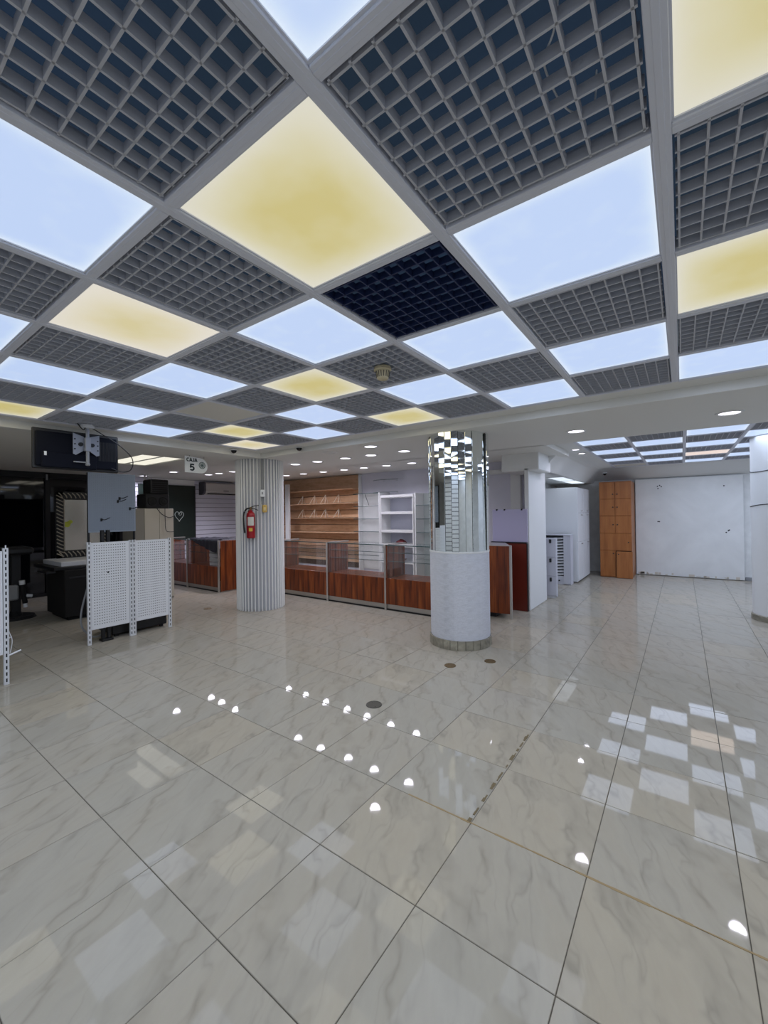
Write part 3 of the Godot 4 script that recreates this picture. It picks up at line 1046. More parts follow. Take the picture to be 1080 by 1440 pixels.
func build_counters() -> void:
	counter(-6.18, -4.89, -5.08, "glass-topped cherry wood counter at the left, beside the fluted column")
	counter(-4.89, -3.67, -5.08, "glass-topped cherry wood counter in the middle of the front run")
	counter(-3.67, -2.46, -5.08, "glass-topped cherry wood counter half hidden by the mirrored column")
	# closed end unit with a bowed front
	var o := Vector3(-2.44, 0, -5.56)
	var t := thing("end_counter", "closed cherry wood end counter with bowed front right of the mirrored column", "counter", o)
	var pts := PackedVector2Array()
	for k in 13:
		var u := k / 12.0
		pts.append(Vector2(u * 0.52, 0.035 * sin(PI * u)))
	pts.append(Vector2(0.3, -0.45))
	pts.append(Vector2(0.0, -0.45))
	var up := Transform3D(Basis(Vector3(1, 0, 0), Vector3(0, 0, 1), Vector3(0, 1, 0)), o + Vector3(0, 0.07, 0))
	var st := mb()
	prism(st, pts, up, 0.93)
	part("body", st, mats.cherry, t)
	up.origin.y = 1.0
	st = mb()
	prism(st, pts, up, 0.014)
	part("top", st, mats.aluminium, t)
	part("plinth", bx(o + Vector3(0.06, 0, -0.42), o + Vector3(0.3, 0.07, -0.03)), mats.black_plastic, t)
	part("corner_post", bx(o + Vector3(0.515, 0, -0.02), o + Vector3(0.545, 1.012, 0.012), 0.004), mats.aluminium, t)
	# dark red board and the lavender sheet above it
	t = thing("red_board_unit", "dark red wooden board standing against the white partition", "board", Vector3(-2.05, 0, -6.15))
	part("board", bx(Vector3(-2.4, 0.0, -6.17), Vector3(-1.86, 1.0, -6.12), 0.003), mat("dark_red_wood", c8(104, 34, 20), 0.4), t)
	part("edge_strip", bx(Vector3(-1.862, 0.0, -6.172), Vector3(-1.85, 1.0, -6.118), 0.002), mats.black_plastic, t)
	t = thing("lavender_sheet", "translucent lavender acrylic sheet standing on the dark red board", "acrylic sheet", Vector3(-2.1, 1.0, -6.14))
	part("black_rail", bx(Vector3(-2.4, 1.0, -6.17), Vector3(-1.855, 1.02, -6.11), 0.002), mats.black_plastic, t)
	part("sheet", bx(Vector3(-2.38, 1.02, -6.15), Vector3(-1.85, 1.51, -6.135), 0.002), mat("lavender", c8(184, 180, 210), 0.25), t)
	for x in [-2.31, -2.19, -1.93]:
		part("clip", bx(Vector3(x - 0.012, 1.492, -6.155), Vector3(x + 0.012, 1.518, -6.13), 0.003), mats.slot_dark, t)
	# the other run, at the left
	var a := counter(-8.34, -7.2, -4.5, "glass counter of the left run with black cloth on top")
	part("end_board", bx(Vector3(-7.2, 0.02, -5.0), Vector3(-7.178, 0.99, -4.53), 0.002), mats.cherry, a)
	counter(-9.4, -8.34, -4.5, "cherry wood counter at the far left, under the green board")
	# black cloth draped over the counter, sagging at the front
	st = mb()
	var cols := 26
	var rows := 16
	var g := []
	var n := noise(77, 2.6, 3)
	for i in cols + 1:
		var line := []
		for j in rows + 1:
			var x := lerpf(-8.24, -7.24, float(i) / cols)
			var s := float(j) / rows * 0.72          # along the cloth from back to front
			var drop := maxf(s - 0.47, 0.0) * clampf((x + 8.3) * 1.1, 0.0, 1.0)
			var z := -4.98 + minf(s, 0.475) + 0.008 + drop * 0.06
			var y := 1.012 - drop + 0.02 * (0.6 + n.get_noise_2d(x * 1.6, s * 3.0))
			line.append(Vector3(x, y, z + 0.014 * n.get_noise_2d(x * 4.0, s) * signf(drop)))
		g.append(line)
	for i in cols:
		for j in rows:
			st.set_smooth_group(1)
			quad(st, g[i][j], g[i + 1][j], g[i + 1][j + 1], g[i][j + 1], Vector3(0, 1, 0.3))
			st.set_smooth_group(2)
			var dn := Vector3(0, -0.004, -0.004)
			quad(st, g[i][j] + dn, g[i + 1][j] + dn, g[i + 1][j + 1] + dn, g[i][j + 1] + dn, Vector3(0, -1, -0.3))
	solo("black_cloth", st, mat("cloth_black", c8(22, 22, 34), 0.85), "crumpled black cloth draped over the left glass counter", "cloth")
	st = mb()
	for k in 4:
		box(st, Vector3(-7.62, 0.49 + k * 0.085, -4.8), Vector3(-7.28, 0.56 + k * 0.085, -4.56), 0.006, Basis(Vector3.UP, 0.04 * (k % 3)), Vector3(-7.45, 0.5, -4.7))
	solo("paper_bundles", st, mat("paper", c8(196, 198, 202), 0.8), "stack of grey paper bundles inside the left glass counter", "paper")

# ---------------------------------------------------------------- shelving behind the counters
func build_back_shelves() -> void:
	# wooden slat wall
	var o := Vector3(-6.73, 0, -6.93)
	var t := thing("wood_slat_wall", "light wood slat wall unit with full-width shelves behind the counters", "shelving", o)
	part("back_board", bx(Vector3(-8.35, 0.3, -6.95), Vector3(-5.64, 2.34, -6.93)), mat("groove_brown", c8(70, 48, 32), 0.8), t)
	for k in 10:
		var y := 0.42 + k * 0.165
		var hi := y + 0.153 if k < 9 else 2.335
		part("slat_board", bx(Vector3(-8.35, y, -6.93), Vector3(-5.64, hi, -6.905), 0.004), mats.light_wood, t)
	for y in [0.72, 1.06, 1.385, 1.705, 2.01]:
		part("shelf", bx(Vector3(-8.3, y, -6.905), Vector3(-5.66, y + 0.018, -6.65), 0.003), mats.light_wood, t)
	part("side_panel", bx(Vector3(-5.655, 0.0, -6.95), Vector3(-5.63, 2.335, -6.85), 0.002), mats.white_paint, t)
	var k2 := 0
	for y in [1.403, 1.723]:
		for x in [-7.35, -6.95, -6.6, -6.2]:
			var e := thing("display_easel", "clear acrylic easel on the %s wood shelf, %s from the left" % ["middle" if y < 1.5 else "upper", ["first", "second", "third", "fourth"][k2 % 4]], "easel", Vector3(x, y, -6.78), "acrylic easels on the wood shelves")
			var lean := mb()
			tube(lean, [Vector3(x - 0.07, y + 0.004, -6.72), Vector3(x, y + 0.2, -6.82)], 0.006, 5)
			tube(lean, [Vector3(x + 0.07, y + 0.004, -6.72), Vector3(x, y + 0.2, -6.82)], 0.006, 5)
			part("front_legs", lean, mat("acrylic", c8(214, 206, 190), 0.2), e)
			lean = mb()
			tube(lean, [Vector3(x, y + 0.2, -6.82), Vector3(x, y + 0.004, -6.89)], 0.005, 5)
			part("back_leg", lean, mats.acrylic, e)
			k2 += 1
	# white glazed end of another unit, left of the wood
	solo("upright_board", bx(Vector3(-7.72, 0.0, -6.635), Vector3(-7.59, 2.205, -6.585), 0.004), mats.white_paint, "narrow white upright panel at the left end of the wood slat wall", "panel")
	# glass shelves on a white tower
	t = thing("glass_shelf_tower", "white shelf bay with five clear glass shelves right of the wood slats", "shelving", Vector3(-5.25, 0, -6.94))
	part("back_panel", bx(Vector3(-5.62, 0.3, -6.95), Vector3(-4.92, 1.9, -6.93), 0.002), mats.scuffed_white, t)
	part("upright", bx(Vector3(-4.93, 0.0, -6.95), Vector3(-4.9, 1.9, -6.6), 0.003), mats.white_paint, t)
	part("upright", bx(Vector3(-5.625, 0.0, -6.95), Vector3(-5.60, 1.9, -6.8), 0.003), mats.white_paint, t)
	for y in [0.62, 0.86, 1.105, 1.366, 1.627, 1.888]:
		var s: MeshInstance3D = part("glass_shelf", bx(Vector3(-5.6, y, -6.93), Vector3(-4.93, y + 0.007, -6.62)), mats.tinted_glass, t)
		part("shelf_edge", bx(Vector3(-5.6, y - 0.002, -6.62), Vector3(-4.93, y + 0.009, -6.615)), mats.glass_edge, s)
	var st := mb()
	tube(st, [Vector3(-5.35, 1.88, -6.7), Vector3(-5.22, 1.65, -6.66)], 0.006, 6)
	part("prop_rod", st, mats.slot_dark, t)
	# two bowed glass shelves higher up
	for k in 2:
		var y: float = [1.9, 2.15][k]
		var g := thing("bowed_glass_shelf", "bowed clear glass wall shelf, %s of the two" % ["lower", "upper"][k], "glass shelf", Vector3(-4.8, y, -6.9))
		var pts := PackedVector2Array([Vector2(-5.15, 6.94)])
		for j in 13:
			var u := j / 12.0
			pts.append(Vector2(-5.15 + 0.62 * u, 6.72 - 0.1 * sin(PI * u)))
		pts.append(Vector2(-4.53, 6.94))
		st = mb()
		prism(st, pts, Transform3D(Basis(Vector3(1, 0, 0), Vector3(0, 0, -1), Vector3(0, 1, 0)), Vector3(0, y + 0.012 * k, 0)), 0.008)
		part("pane", st, mats.tinted_glass, g)
		st = mb()
		var rim := []
		for j in 13:
			var u := j / 12.0
			rim.append(Vector3(-5.15 + 0.62 * u, y + 0.004, -6.72 + 0.1 * sin(PI * u)))
		tube(st, rim, 0.005, 6)
		part("pane_edge", st, mats.glass_edge, g)
		st = mb()
		for x in [-5.0, -4.68]:
			box(st, Vector3(x - 0.015, y - 0.004, -6.94), Vector3(x + 0.015, y, -6.88), 0.003)
		part("bracket", st, mats.chrome, g)
	# white cabinet
	t = thing("white_cabinet", "white open cabinet with three shelves behind the counters", "cabinet", Vector3(-4.5, 0, -6.77))
	var wp: Material = mats.white_paint
	part("side_panel", bx(Vector3(-4.89, 0, -6.94), Vector3(-4.865, 1.84, -6.6), 0.003), wp, t)
	part("side_panel", bx(Vector3(-4.135, 0, -6.94), Vector3(-4.11, 1.84, -6.6), 0.003), wp, t)
	part("back_panel", bx(Vector3(-4.865, 0, -6.94), Vector3(-4.135, 1.84, -6.925)), mat("cabinet_inside", c8(190, 192, 206), 0.6), t)
	part("top_board", bx(Vector3(-4.865, 1.79, -6.925), Vector3(-4.135, 1.84, -6.6), 0.003), wp, t)
	for y in [0.1, 0.5, 0.82, 1.1, 1.46]:
		part("shelf", bx(Vector3(-4.865, y, -6.925), Vector3(-4.135, y + 0.05, -6.605), 0.003), wp, t)
	st = mb()
	var n := noise(31, 3.0, 3)
	for k in 20:
		for j in 8:
			var f := func(kk: int, jj: int) -> Vector3:
				var a := TAU * kk / 20.0
				var b := PI * 0.5 * jj / 8.0
				var r := 0.105 * cos(b) * (1.0 + 0.3 * n.get_noise_2d(cos(a) + 3.0, sin(a) + b))
				return Vector3(-4.48 + cos(a) * r * 1.15, 0.872 + 0.085 * sin(b) * (1.0 + 0.3 * n.get_noise_2d(cos(a) * 2.0, sin(a) * 2.0)), -6.74 + sin(a) * r * 0.8)
			st.set_smooth_group(1)
			quad(st, f.call(k, j), f.call((k + 1) % 20, j), f.call((k + 1) % 20, j + 1), f.call(k, j + 1), f.call(k, j) - Vector3(-4.48, 0.86, -6.74))
	solo("red_pouch", st, mat("pouch_red", c8(90, 16, 22), 0.7), "crumpled dark red pouch on the white cabinet's shelf", "pouch")
	# glass bay right of it
	t = thing("glass_shelf_bay", "grey-backed bay of glass shelves right of the white cabinet", "shelving", Vector3(-3.6, 0, -6.8))
	part("back_panel", bx(Vector3(-4.08, 0.1, -6.95), Vector3(-3.1, 1.86, -6.92), 0.002), mat("bay_grey", c8(178, 186, 184), 0.5), t)
	part("upright", bx(Vector3(-4.1, 0.0, -6.95), Vector3(-4.07, 1.86, -6.62), 0.002), mats.white_paint, t)
	for y in [0.6, 0.85, 1.105, 1.36, 1.62]:
		var s: MeshInstance3D = part("glass_shelf", bx(Vector3(-4.07, y, -6.92), Vector3(-3.1, y + 0.007, -6.64)), mats.tinted_glass, t)
		part("shelf_edge", bx(Vector3(-4.07, y - 0.002, -6.64), Vector3(-3.1, y + 0.009, -6.635)), mats.glass_edge, s)

# ---------------------------------------------------------------- the room at the right
func knob(st: SurfaceTool, p: Vector3, d: Vector3, r := 0.014) -> void:
	cyl(st, p, p + d * 0.015, r * 0.5, r * 0.5, 10)
	cyl(st, p + d * 0.015, p + d * 0.03, r, r * 0.8, 12)

func build_right_room() -> void:
	# brown lockers
	var t := thing("brown_locker", "tall orange-brown locker cabinet with round black knobs in the far corner", "locker", Vector3(-1.19, 0, -10.6))
	var wood: Material = mats.locker_wood
	part("carcass", bx(Vector3(-1.5, 0.0, -11.1), Vector3(-0.885, 2.11, -10.29), 0.003), wood, t)
	var rows := [[1.73, 2.1], [1.355, 1.725], [0.972, 1.35]]
	for r in rows:
		for s in 2:
			var x := -1.495 + 0.305 * s
			var d: MeshInstance3D = part("door", bx(Vector3(x, r[0], -10.29), Vector3(x + 0.3, r[1], -10.27), 0.004), wood, t)
			var st := mb()
			knob(st, Vector3(-1.19 + (-0.042 if s == 0 else 0.042), r[0] + (0.1 if r[0] > 1.6 else 0.19), -10.27), Vector3(0, 0, 1))
			part("knob", st, mats.black_plastic, d)
	var flap: MeshInstance3D = part("flap", bx(Vector3(-1.495, 0.595, -10.29), Vector3(-0.89, 0.967, -10.27), 0.004), wood, t)
	var ks := mb()
	knob(ks, Vector3(-0.945, 0.78, -10.27), Vector3(0, 0, 1))
	part("knob", ks, mats.black_plastic, flap)
	var low: MeshInstance3D = part("door", bx(Vector3(-1.495, 0.02, -10.29), Vector3(-1.195, 0.59, -10.27), 0.004), wood, t)
	ks = mb()
	knob(ks, Vector3(-1.235, 0.53, -10.27), Vector3(0, 0, 1))
	part("knob", ks, mats.black_plastic, low)
	part("compartment_shade", bx(Vector3(-1.19, 0.03, -10.292), Vector3(-0.895, 0.585, -10.285)), mats.black_matt, t)  # black plate on the solid carcass, painted as the shade of an opening
	t = thing("loose_locker_door", "loose orange-brown door leaning against the foot of the brown locker", "door", Vector3(-1.03, 0, -10.2))
	var lean := Basis(Vector3.RIGHT, -0.06)
	var st := mb()
	box(st, Vector3(-1.175, 0.005, -10.225), Vector3(-0.87, 0.58, -10.205), 0.004, lean, Vector3(-1.03, 0.0, -10.2))
	part("panel", st, wood, t)
	st = mb()
	knob(st, Vector3(-1.13, 0.52, -10.236), Vector3(0, 0, 1), 0.012)
	part("knob", st, mats.black_plastic, t)
	# white board on the far wall with screw holes
	t = thing("white_wall_board", "large scuffed white board with dark screw holes on the far wall", "wall board", Vector3(0.05, 0, -11.1))
	part("board", bx(Vector3(-0.87, 0.01, -11.15), Vector3(1.015, 2.17, -11.06), 0.006), mats.scuffed_white, t)
	st = mb()
	for p in [Vector2(-0.44, 2.0), Vector2(-0.40, 2.02), Vector2(-0.37, 1.99), Vector2(-0.431, 1.95), Vector2(0.71, 1.956), Vector2(-0.415, 1.21), Vector2(-0.44, 1.212), Vector2(0.77, 1.02), Vector2(0.735, 0.985), Vector2(0.785, 1.035)]:
		cyl(st, Vector3(p.x, p.y, -11.06), Vector3(p.x, p.y, -11.055), 0.014, 0.010, 8)
	part("screw_hole", st, mats.slot_dark, t)
	st = mb()
	for k in 20:
		var x := rng.randf_range(-0.84, 0.9)
		box(st, Vector3(x, 0.012 + rng.randf() * 0.02, -11.06), Vector3(x + rng.randf_range(0.02, 0.11), 0.03 + rng.randf() * 0.05, -11.0585))
	part("chipped_edge", st, mat("scuff", c8(204, 196, 182), 0.8), t, "chipped and stained lower edge")
	# tall white cupboards
	for k in 2:
		var z0 := -9.12 - k * 0.66
		t = thing("white_cupboard", ["tall white cupboard, the nearer of two", "tall white cupboard, the farther of two"][k], "cupboard", Vector3(-2.15, 0, z0 - 0.3))
		part("carcass", bx(Vector3(-2.58, 0.02, z0 - 0.64), Vector3(-1.745, 1.96, z0), 0.004), mats.white_metal, t)
		part("plinth", bx(Vector3(-2.55, 0.0, z0 - 0.62), Vector3(-1.765, 0.03, z0 - 0.02)), mats.slot_dark, t)
		for r in [[0.04, 0.83], [0.835, 1.43], [1.435, 1.955]]:
			for s in 2:
				var z: float = z0 - 0.315 * s
				var d: MeshInstance3D = part("door", bx(Vector3(-1.745, r[0], z - 0.311), Vector3(-1.727, r[1], z - 0.003), 0.003), mats.white_metal, t)
				ks = mb()
				var ky: float = {0.04: 0.79, 0.835: 1.39, 1.435: 1.475}[r[0]]
				knob(ks, Vector3(-1.727, ky, z0 - 0.315 + (0.035 if s == 0 else -0.035)), Vector3(1, 0, 0), 0.012)
				part("knob", ks, mats.chrome, d)
	# loose locker front with three dark pulls
	t = thing("grey_locker_front", "pale grey locker front with three dark pulls beside the white partition", "locker front", Vector3(-1.9, 0, -7.32))
	part("panel", bx(Vector3(-2.3, 0.03, -7.36), Vector3(-1.722, 1.02, -7.3), 0.004), mat("pale_grey", c8(200, 201, 210), 0.45), t)
	part("foot", bx(Vector3(-2.25, 0.0, -7.35), Vector3(-1.75, 0.03, -7.31)), mats.white_metal, t)
	for k in 3:
		var y := 0.05 + k * 0.324
		var d: MeshInstance3D = part("door", bx(Vector3(-2.29, y, -7.3), Vector3(-1.728, y + 0.312, -7.29), 0.003), mats.pale_grey, t)
		ks = mb()
		box(ks, Vector3(-1.834, y + 0.235, -7.29), Vector3(-1.80, y + 0.30, -7.27), 0.005)
		part("pull", ks, mats.slot_dark, d)
	# rack of thin slanted shelves
	t = thing("louvred_rack", "pale grey rack with a column of slanted white slats", "rack", Vector3(-2.0, 0, -8.7))
	part("front_panel", bx(Vector3(-1.935, 0.01, -8.79), Vector3(-1.80, 0.985, -8.76), 0.003), mats.pale_grey, t)
	part("side_panel", bx(Vector3(-2.42, 0.0, -8.98), Vector3(-2.40, 0.985, -8.76), 0.003), mats.pale_grey, t)
	part("back_panel", bx(Vector3(-2.4, 0.0, -9.0), Vector3(-1.93, 0.985, -8.98), 0.002), mats.dark_back_grey, t)
	part("side_panel", bx(Vector3(-1.83, 0.0, -8.99), Vector3(-1.802, 0.985, -8.79), 0.002), mats.pale_grey, t)
	part("top_board", bx(Vector3(-2.42, 0.985, -9.0), Vector3(-1.795, 1.0, -8.74), 0.003), mats.pale_grey, t)
	part("low_panel", bx(Vector3(-2.4, 0.0, -8.79), Vector3(-1.935, 0.17, -8.77), 0.003), mats.pale_grey, t)
	for k in 13:
		var y := 0.2 + k * 0.06
		st = mb()
		box(st, Vector3(-2.39, y, -8.85), Vector3(-1.937, y + 0.012, -8.77), 0.001, Basis(Vector3.RIGHT, 0.35) * Basis(Vector3.BACK, 0.12), Vector3(-2.0, y, -8.8))
		part("slat", st, mats.white_metal, t)
	st = mb()
	knob(st, Vector3(-2.02, 0.08, -8.77), Vector3(0, 0, 1), 0.016)
	part("knob", st, mats.black_plastic, t)
	# two light strips in the low ceiling above the cupboards
	for k in 2:
		var z := [-8.75, -9.9][k] as float
		t = thing("light_strip", "narrow lit panel over the white cupboards, %s of the pair" % ["nearer", "farther"][k], "light panel", Vector3(-1.95, 2.13, z))
		part("frame", bx(Vector3(-2.1, 2.116, z - 0.5), Vector3(-1.80, 2.131, z + 0.5), 0.003), mats.white_paint, t)
		part("diffuser", bx(Vector3(-2.08, 2.112, z - 0.48), Vector3(-1.82, 2.118, z + 0.48)), glow_material("strip_glow", c8(216, 228, 240), 0.95), t)
		var a := AreaLight3D.new()
		a.name = "strip_light"
		a.area_size = Vector2(0.25, 0.94)
		a.area_normalize_energy = true
		a.light_energy = 0.06
		a.light_color = c8(222, 232, 245)
		a.area_range = 10.0
		a.area_attenuation = 2.0
		a.shadow_enabled = true
		a.rotation_degrees = Vector3(-90, 0, 0)
		a.position = Vector3(0, -0.03, 0)
		t.add_child(a)

# ---------------------------------------------------------------- perforated shelving frames
# sheet in the plane x = const between (y0, z0) and (y1, z1), pierced by nz by ny holes
func pierced(st: SurfaceTool, x: float, y0: float, y1: float, z0: float, z1: float, nz: int, ny: int, hz: float, hy: float, border: float, thick := 0.003) -> void:
	var dz := (z1 - z0 - border * 2.0) / nz
	var dy := (y1 - y0 - border * 2.0) / ny
	box(st, Vector3(x - thick, y0, z0), Vector3(x, y0 + border, z1))
	box(st, Vector3(x - thick, y1 - border, z0), Vector3(x, y1, z1))
	box(st, Vector3(x - thick, y0 + border, z0), Vector3(x, y1 - border, z0 + border))
	box(st, Vector3(x - thick, y0 + border, z1 - border), Vector3(x, y1 - border, z1))
	for j in ny:
		var yb := y0 + border + dy * j
		box(st, Vector3(x - thick, yb, z0 + border), Vector3(x, yb + dy - hy, z1 - border))
		for i in nz:
			var zb := z0 + border + dz * i
			box(st, Vector3(x - thick, yb + dy - hy, zb), Vector3(x, yb + dy, zb + dz - hz))

func slotted_post(st: SurfaceTool, x: float, z: float, h: float, w := 0.034, rows := 22) -> void:
	for s in [-1.0, 1.0]:
		box(st, Vector3(x - 0.03, 0.0, z + s * w * 0.5 - 0.0015), Vector3(x, h, z + s * w * 0.5 + 0.0015))
		box(st, Vector3(x - 0.003, 0.0, z + s * w * 0.33 - w * 0.17), Vector3(x, h, z + s * w * 0.33 + w * 0.17))
	var p := h / rows
	for k in rows:
		box(st, Vector3(x - 0.003, k * p, z - w * 0.2), Vector3(x, k * p + p * 0.42, z + w * 0.2))

func build_gondolas() -> void:
	var wm: Material = mats.white_metal
	var t := thing("pegboard_stand", "white two-bay pegboard shelf frame standing on slotted posts", "shelf frame", Vector3(-5.55, 0, -2.29))
	for z in [-1.826, -2.272, -2.306, -2.745]:
		var st := mb()
		slotted_post(st, -5.535, z, 1.19)
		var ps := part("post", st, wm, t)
		part("slot_shade", bx(Vector3(-5.56, 0.01, z - 0.015), Vector3(-5.545, 1.18, z + 0.015)), mats.slot_dark, ps)  # dark strip added to imitate the shade inside the slots
	for k in 2:
		var st := mb()
		var z0: float = [-2.252, -2.727][k]
		var z1: float = [-1.846, -2.324][k]
		pierced(st, -5.54, 0.17, 1.178, z0, z1, 14, 30, 0.0105, 0.0095, 0.028)
		# folded rim
		for z in [z0, z1]:
			box(st, Vector3(-5.558, 0.17, z - 0.0015), Vector3(-5.54, 1.178, z + 0.0015))
		for y in [0.17, 1.178]:
			box(st, Vector3(-5.558, y - 0.0015, z0), Vector3(-5.54, y + 0.0015, z1))
		part("pegboard", st, wm, t)
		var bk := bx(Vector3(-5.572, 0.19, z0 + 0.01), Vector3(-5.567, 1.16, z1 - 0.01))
		part("hole_shade_sheet", bk, mat("dark_back_grey", c8(60, 64, 72), 0.6), t)  # added dark sheet, colours in the shade seen through the holes
	var hole := mb()
	cyl(hole, Vector3(-5.54, 0.82, -2.02), Vector3(-5.537, 0.82, -2.02), 0.011, 0.011, 10)
	part("cable_hole", hole, mats.black_matt, t)
	# nearest frame at the picture's left edge
	t = thing("near_pegboard_stand", "white pegboard shelf frame at the left edge with two hooks", "shelf frame", Vector3(-4.88, 0, -0.6))
	for z in [-0.972, -0.05]:
		var st := mb()
		slotted_post(st, -4.865, z, 1.21)
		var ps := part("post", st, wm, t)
		part("slot_shade", bx(Vector3(-4.89, 0.01, z - 0.015), Vector3(-4.875, 1.2, z + 0.015)), mats.slot_dark, ps)  # dark strip put in as the shaded channel behind these slots
	var s3 := mb()
	pierced(s3, -4.87, 0.27, 1.185, -0.95, -0.07, 30, 28, 0.0105, 0.0095, 0.028)
	part("pegboard", s3, wm, t)
	part("hole_shade_sheet", bx(Vector3(-4.90, 0.28, -0.94), Vector3(-4.895, 1.17, -0.08)), mats.dark_back_grey, t)  # sheet coloured dark so that the holes look shaded
	part("finial", bx(Vector3(-4.876, 1.2, -0.977), Vector3(-4.868, 1.235, -0.969)), wm, t)
	s3 = mb()
	tube(s3, [Vector3(-4.87, 0.255, -0.985), Vector3(-4.88, 0.258, -1.01), Vector3(-4.89, 0.275, -1.075)], 0.008, 8)
	part("hook", s3, wm, t)
	s3 = mb()
	tube(s3, [Vector3(-4.9, 0.395, -0.985), Vector3(-4.93, 0.40, -1.01)], 0.007, 8)
	part("hook", s3, wm, t)
	s3 = mb()
	tube(s3, curve([Vector3(-4.9, 0.75, -0.985), Vector3(-4.9, 0.5, -0.99), Vector3(-4.89, 0.38, -1.015), Vector3(-4.885, 0.27, -1.0)]), 0.003, 6)
	part("cord", s3, wm, t)
	# grey pegboard behind
	t = thing("grey_pegboard", "blue-grey pegboard with a few hooks standing behind the white frame", "pegboard", Vector3(-6.3, 0, -2.36))
	s3 = mb()
	pierced(s3, -6.29, 1.275, 2.07, -2.645, -2.07, 24, 33, 0.008, 0.008, 0.012)
	part("pegboard", s3, mat("blue_grey", c8(158, 170, 186), 0.5), t)
	part("hole_shade_sheet", bx(Vector3(-6.31, 1.28, -2.64), Vector3(-6.305, 2.065, -2.075)), mat("peg_shadow", c8(60, 68, 80), 0.7), t)  # dark sheet painted as the shade behind the holes
	for z in [-2.08, -2.635]:
		part("post", bx(Vector3(-6.33, 0.0, z - 0.012), Vector3(-6.31, 2.07, z + 0.012), 0.002), mats.slot_dark, t)
	for p in [Vector3(1.74, -2.44, 0.14), Vector3(1.70, -2.42, 0.11), Vector3(1.60, -2.57, 0.12), Vector3(1.45, -2.22, 0.16)]:
		var st := mb()
		var a := Vector3(-6.288, p.x, p.y)
		tube(st, [a, a + Vector3(0.06, -0.01, -0.02), a + Vector3(0.12, 0.02, -0.06)], 0.005, 6)
		box(st, a + Vector3(0, -0.03, -0.012), a + Vector3(0.006, 0.012, 0.012))
		part("hook", st, mats.black_plastic, t)
	# things lying behind the frames
	t = thing("black_crate", "low black box on the floor behind the white pegboard frame", "box", Vector3(-5.85, 0, -2.4))
	part("tray", bx(Vector3(-6.1, 0.03, -2.76), Vector3(-5.66, 0.2, -2.1), 0.01), mats.black_plastic, t)
	for z in [-2.7, -2.16]:
		part("foot", bx(Vector3(-5.72, 0.0, z - 0.02), Vector3(-5.68, 0.03, z + 0.02)), mats.black_matt, t)
	t = thing("black_post_foot", "pair of short black posts under the white pegboard frame", "stand", Vector3(-5.62, 0, -2.03))
	for z in [-1.99, -2.05]:
		part("post", bx(Vector3(-5.64, 0.0, z - 0.018), Vector3(-5.6, 1.32, z + 0.018), 0.003), mats.black_plastic, t)
	part("foot_bar", bx(Vector3(-5.66, 0.0, -2.08), Vector3(-5.56, 0.025, -1.96), 0.004), mats.black_plastic, t)
	s3 = mb()
	tube(s3, curve([Vector3(-5.75, 0.72, -1.9), Vector3(-5.72, 0.4, -1.81), Vector3(-5.7, 0.2, -1.80), Vector3(-5.7, 0.06, -1.9), Vector3(-5.72, 0.05, -2.0), Vector3(-5.76, 0.12, -2.06)]), 0.011, 8)
	solo("grey_hose", s3, mats.grey_plastic, "grey hose looping to the floor behind the white pegboard frame", "hose")

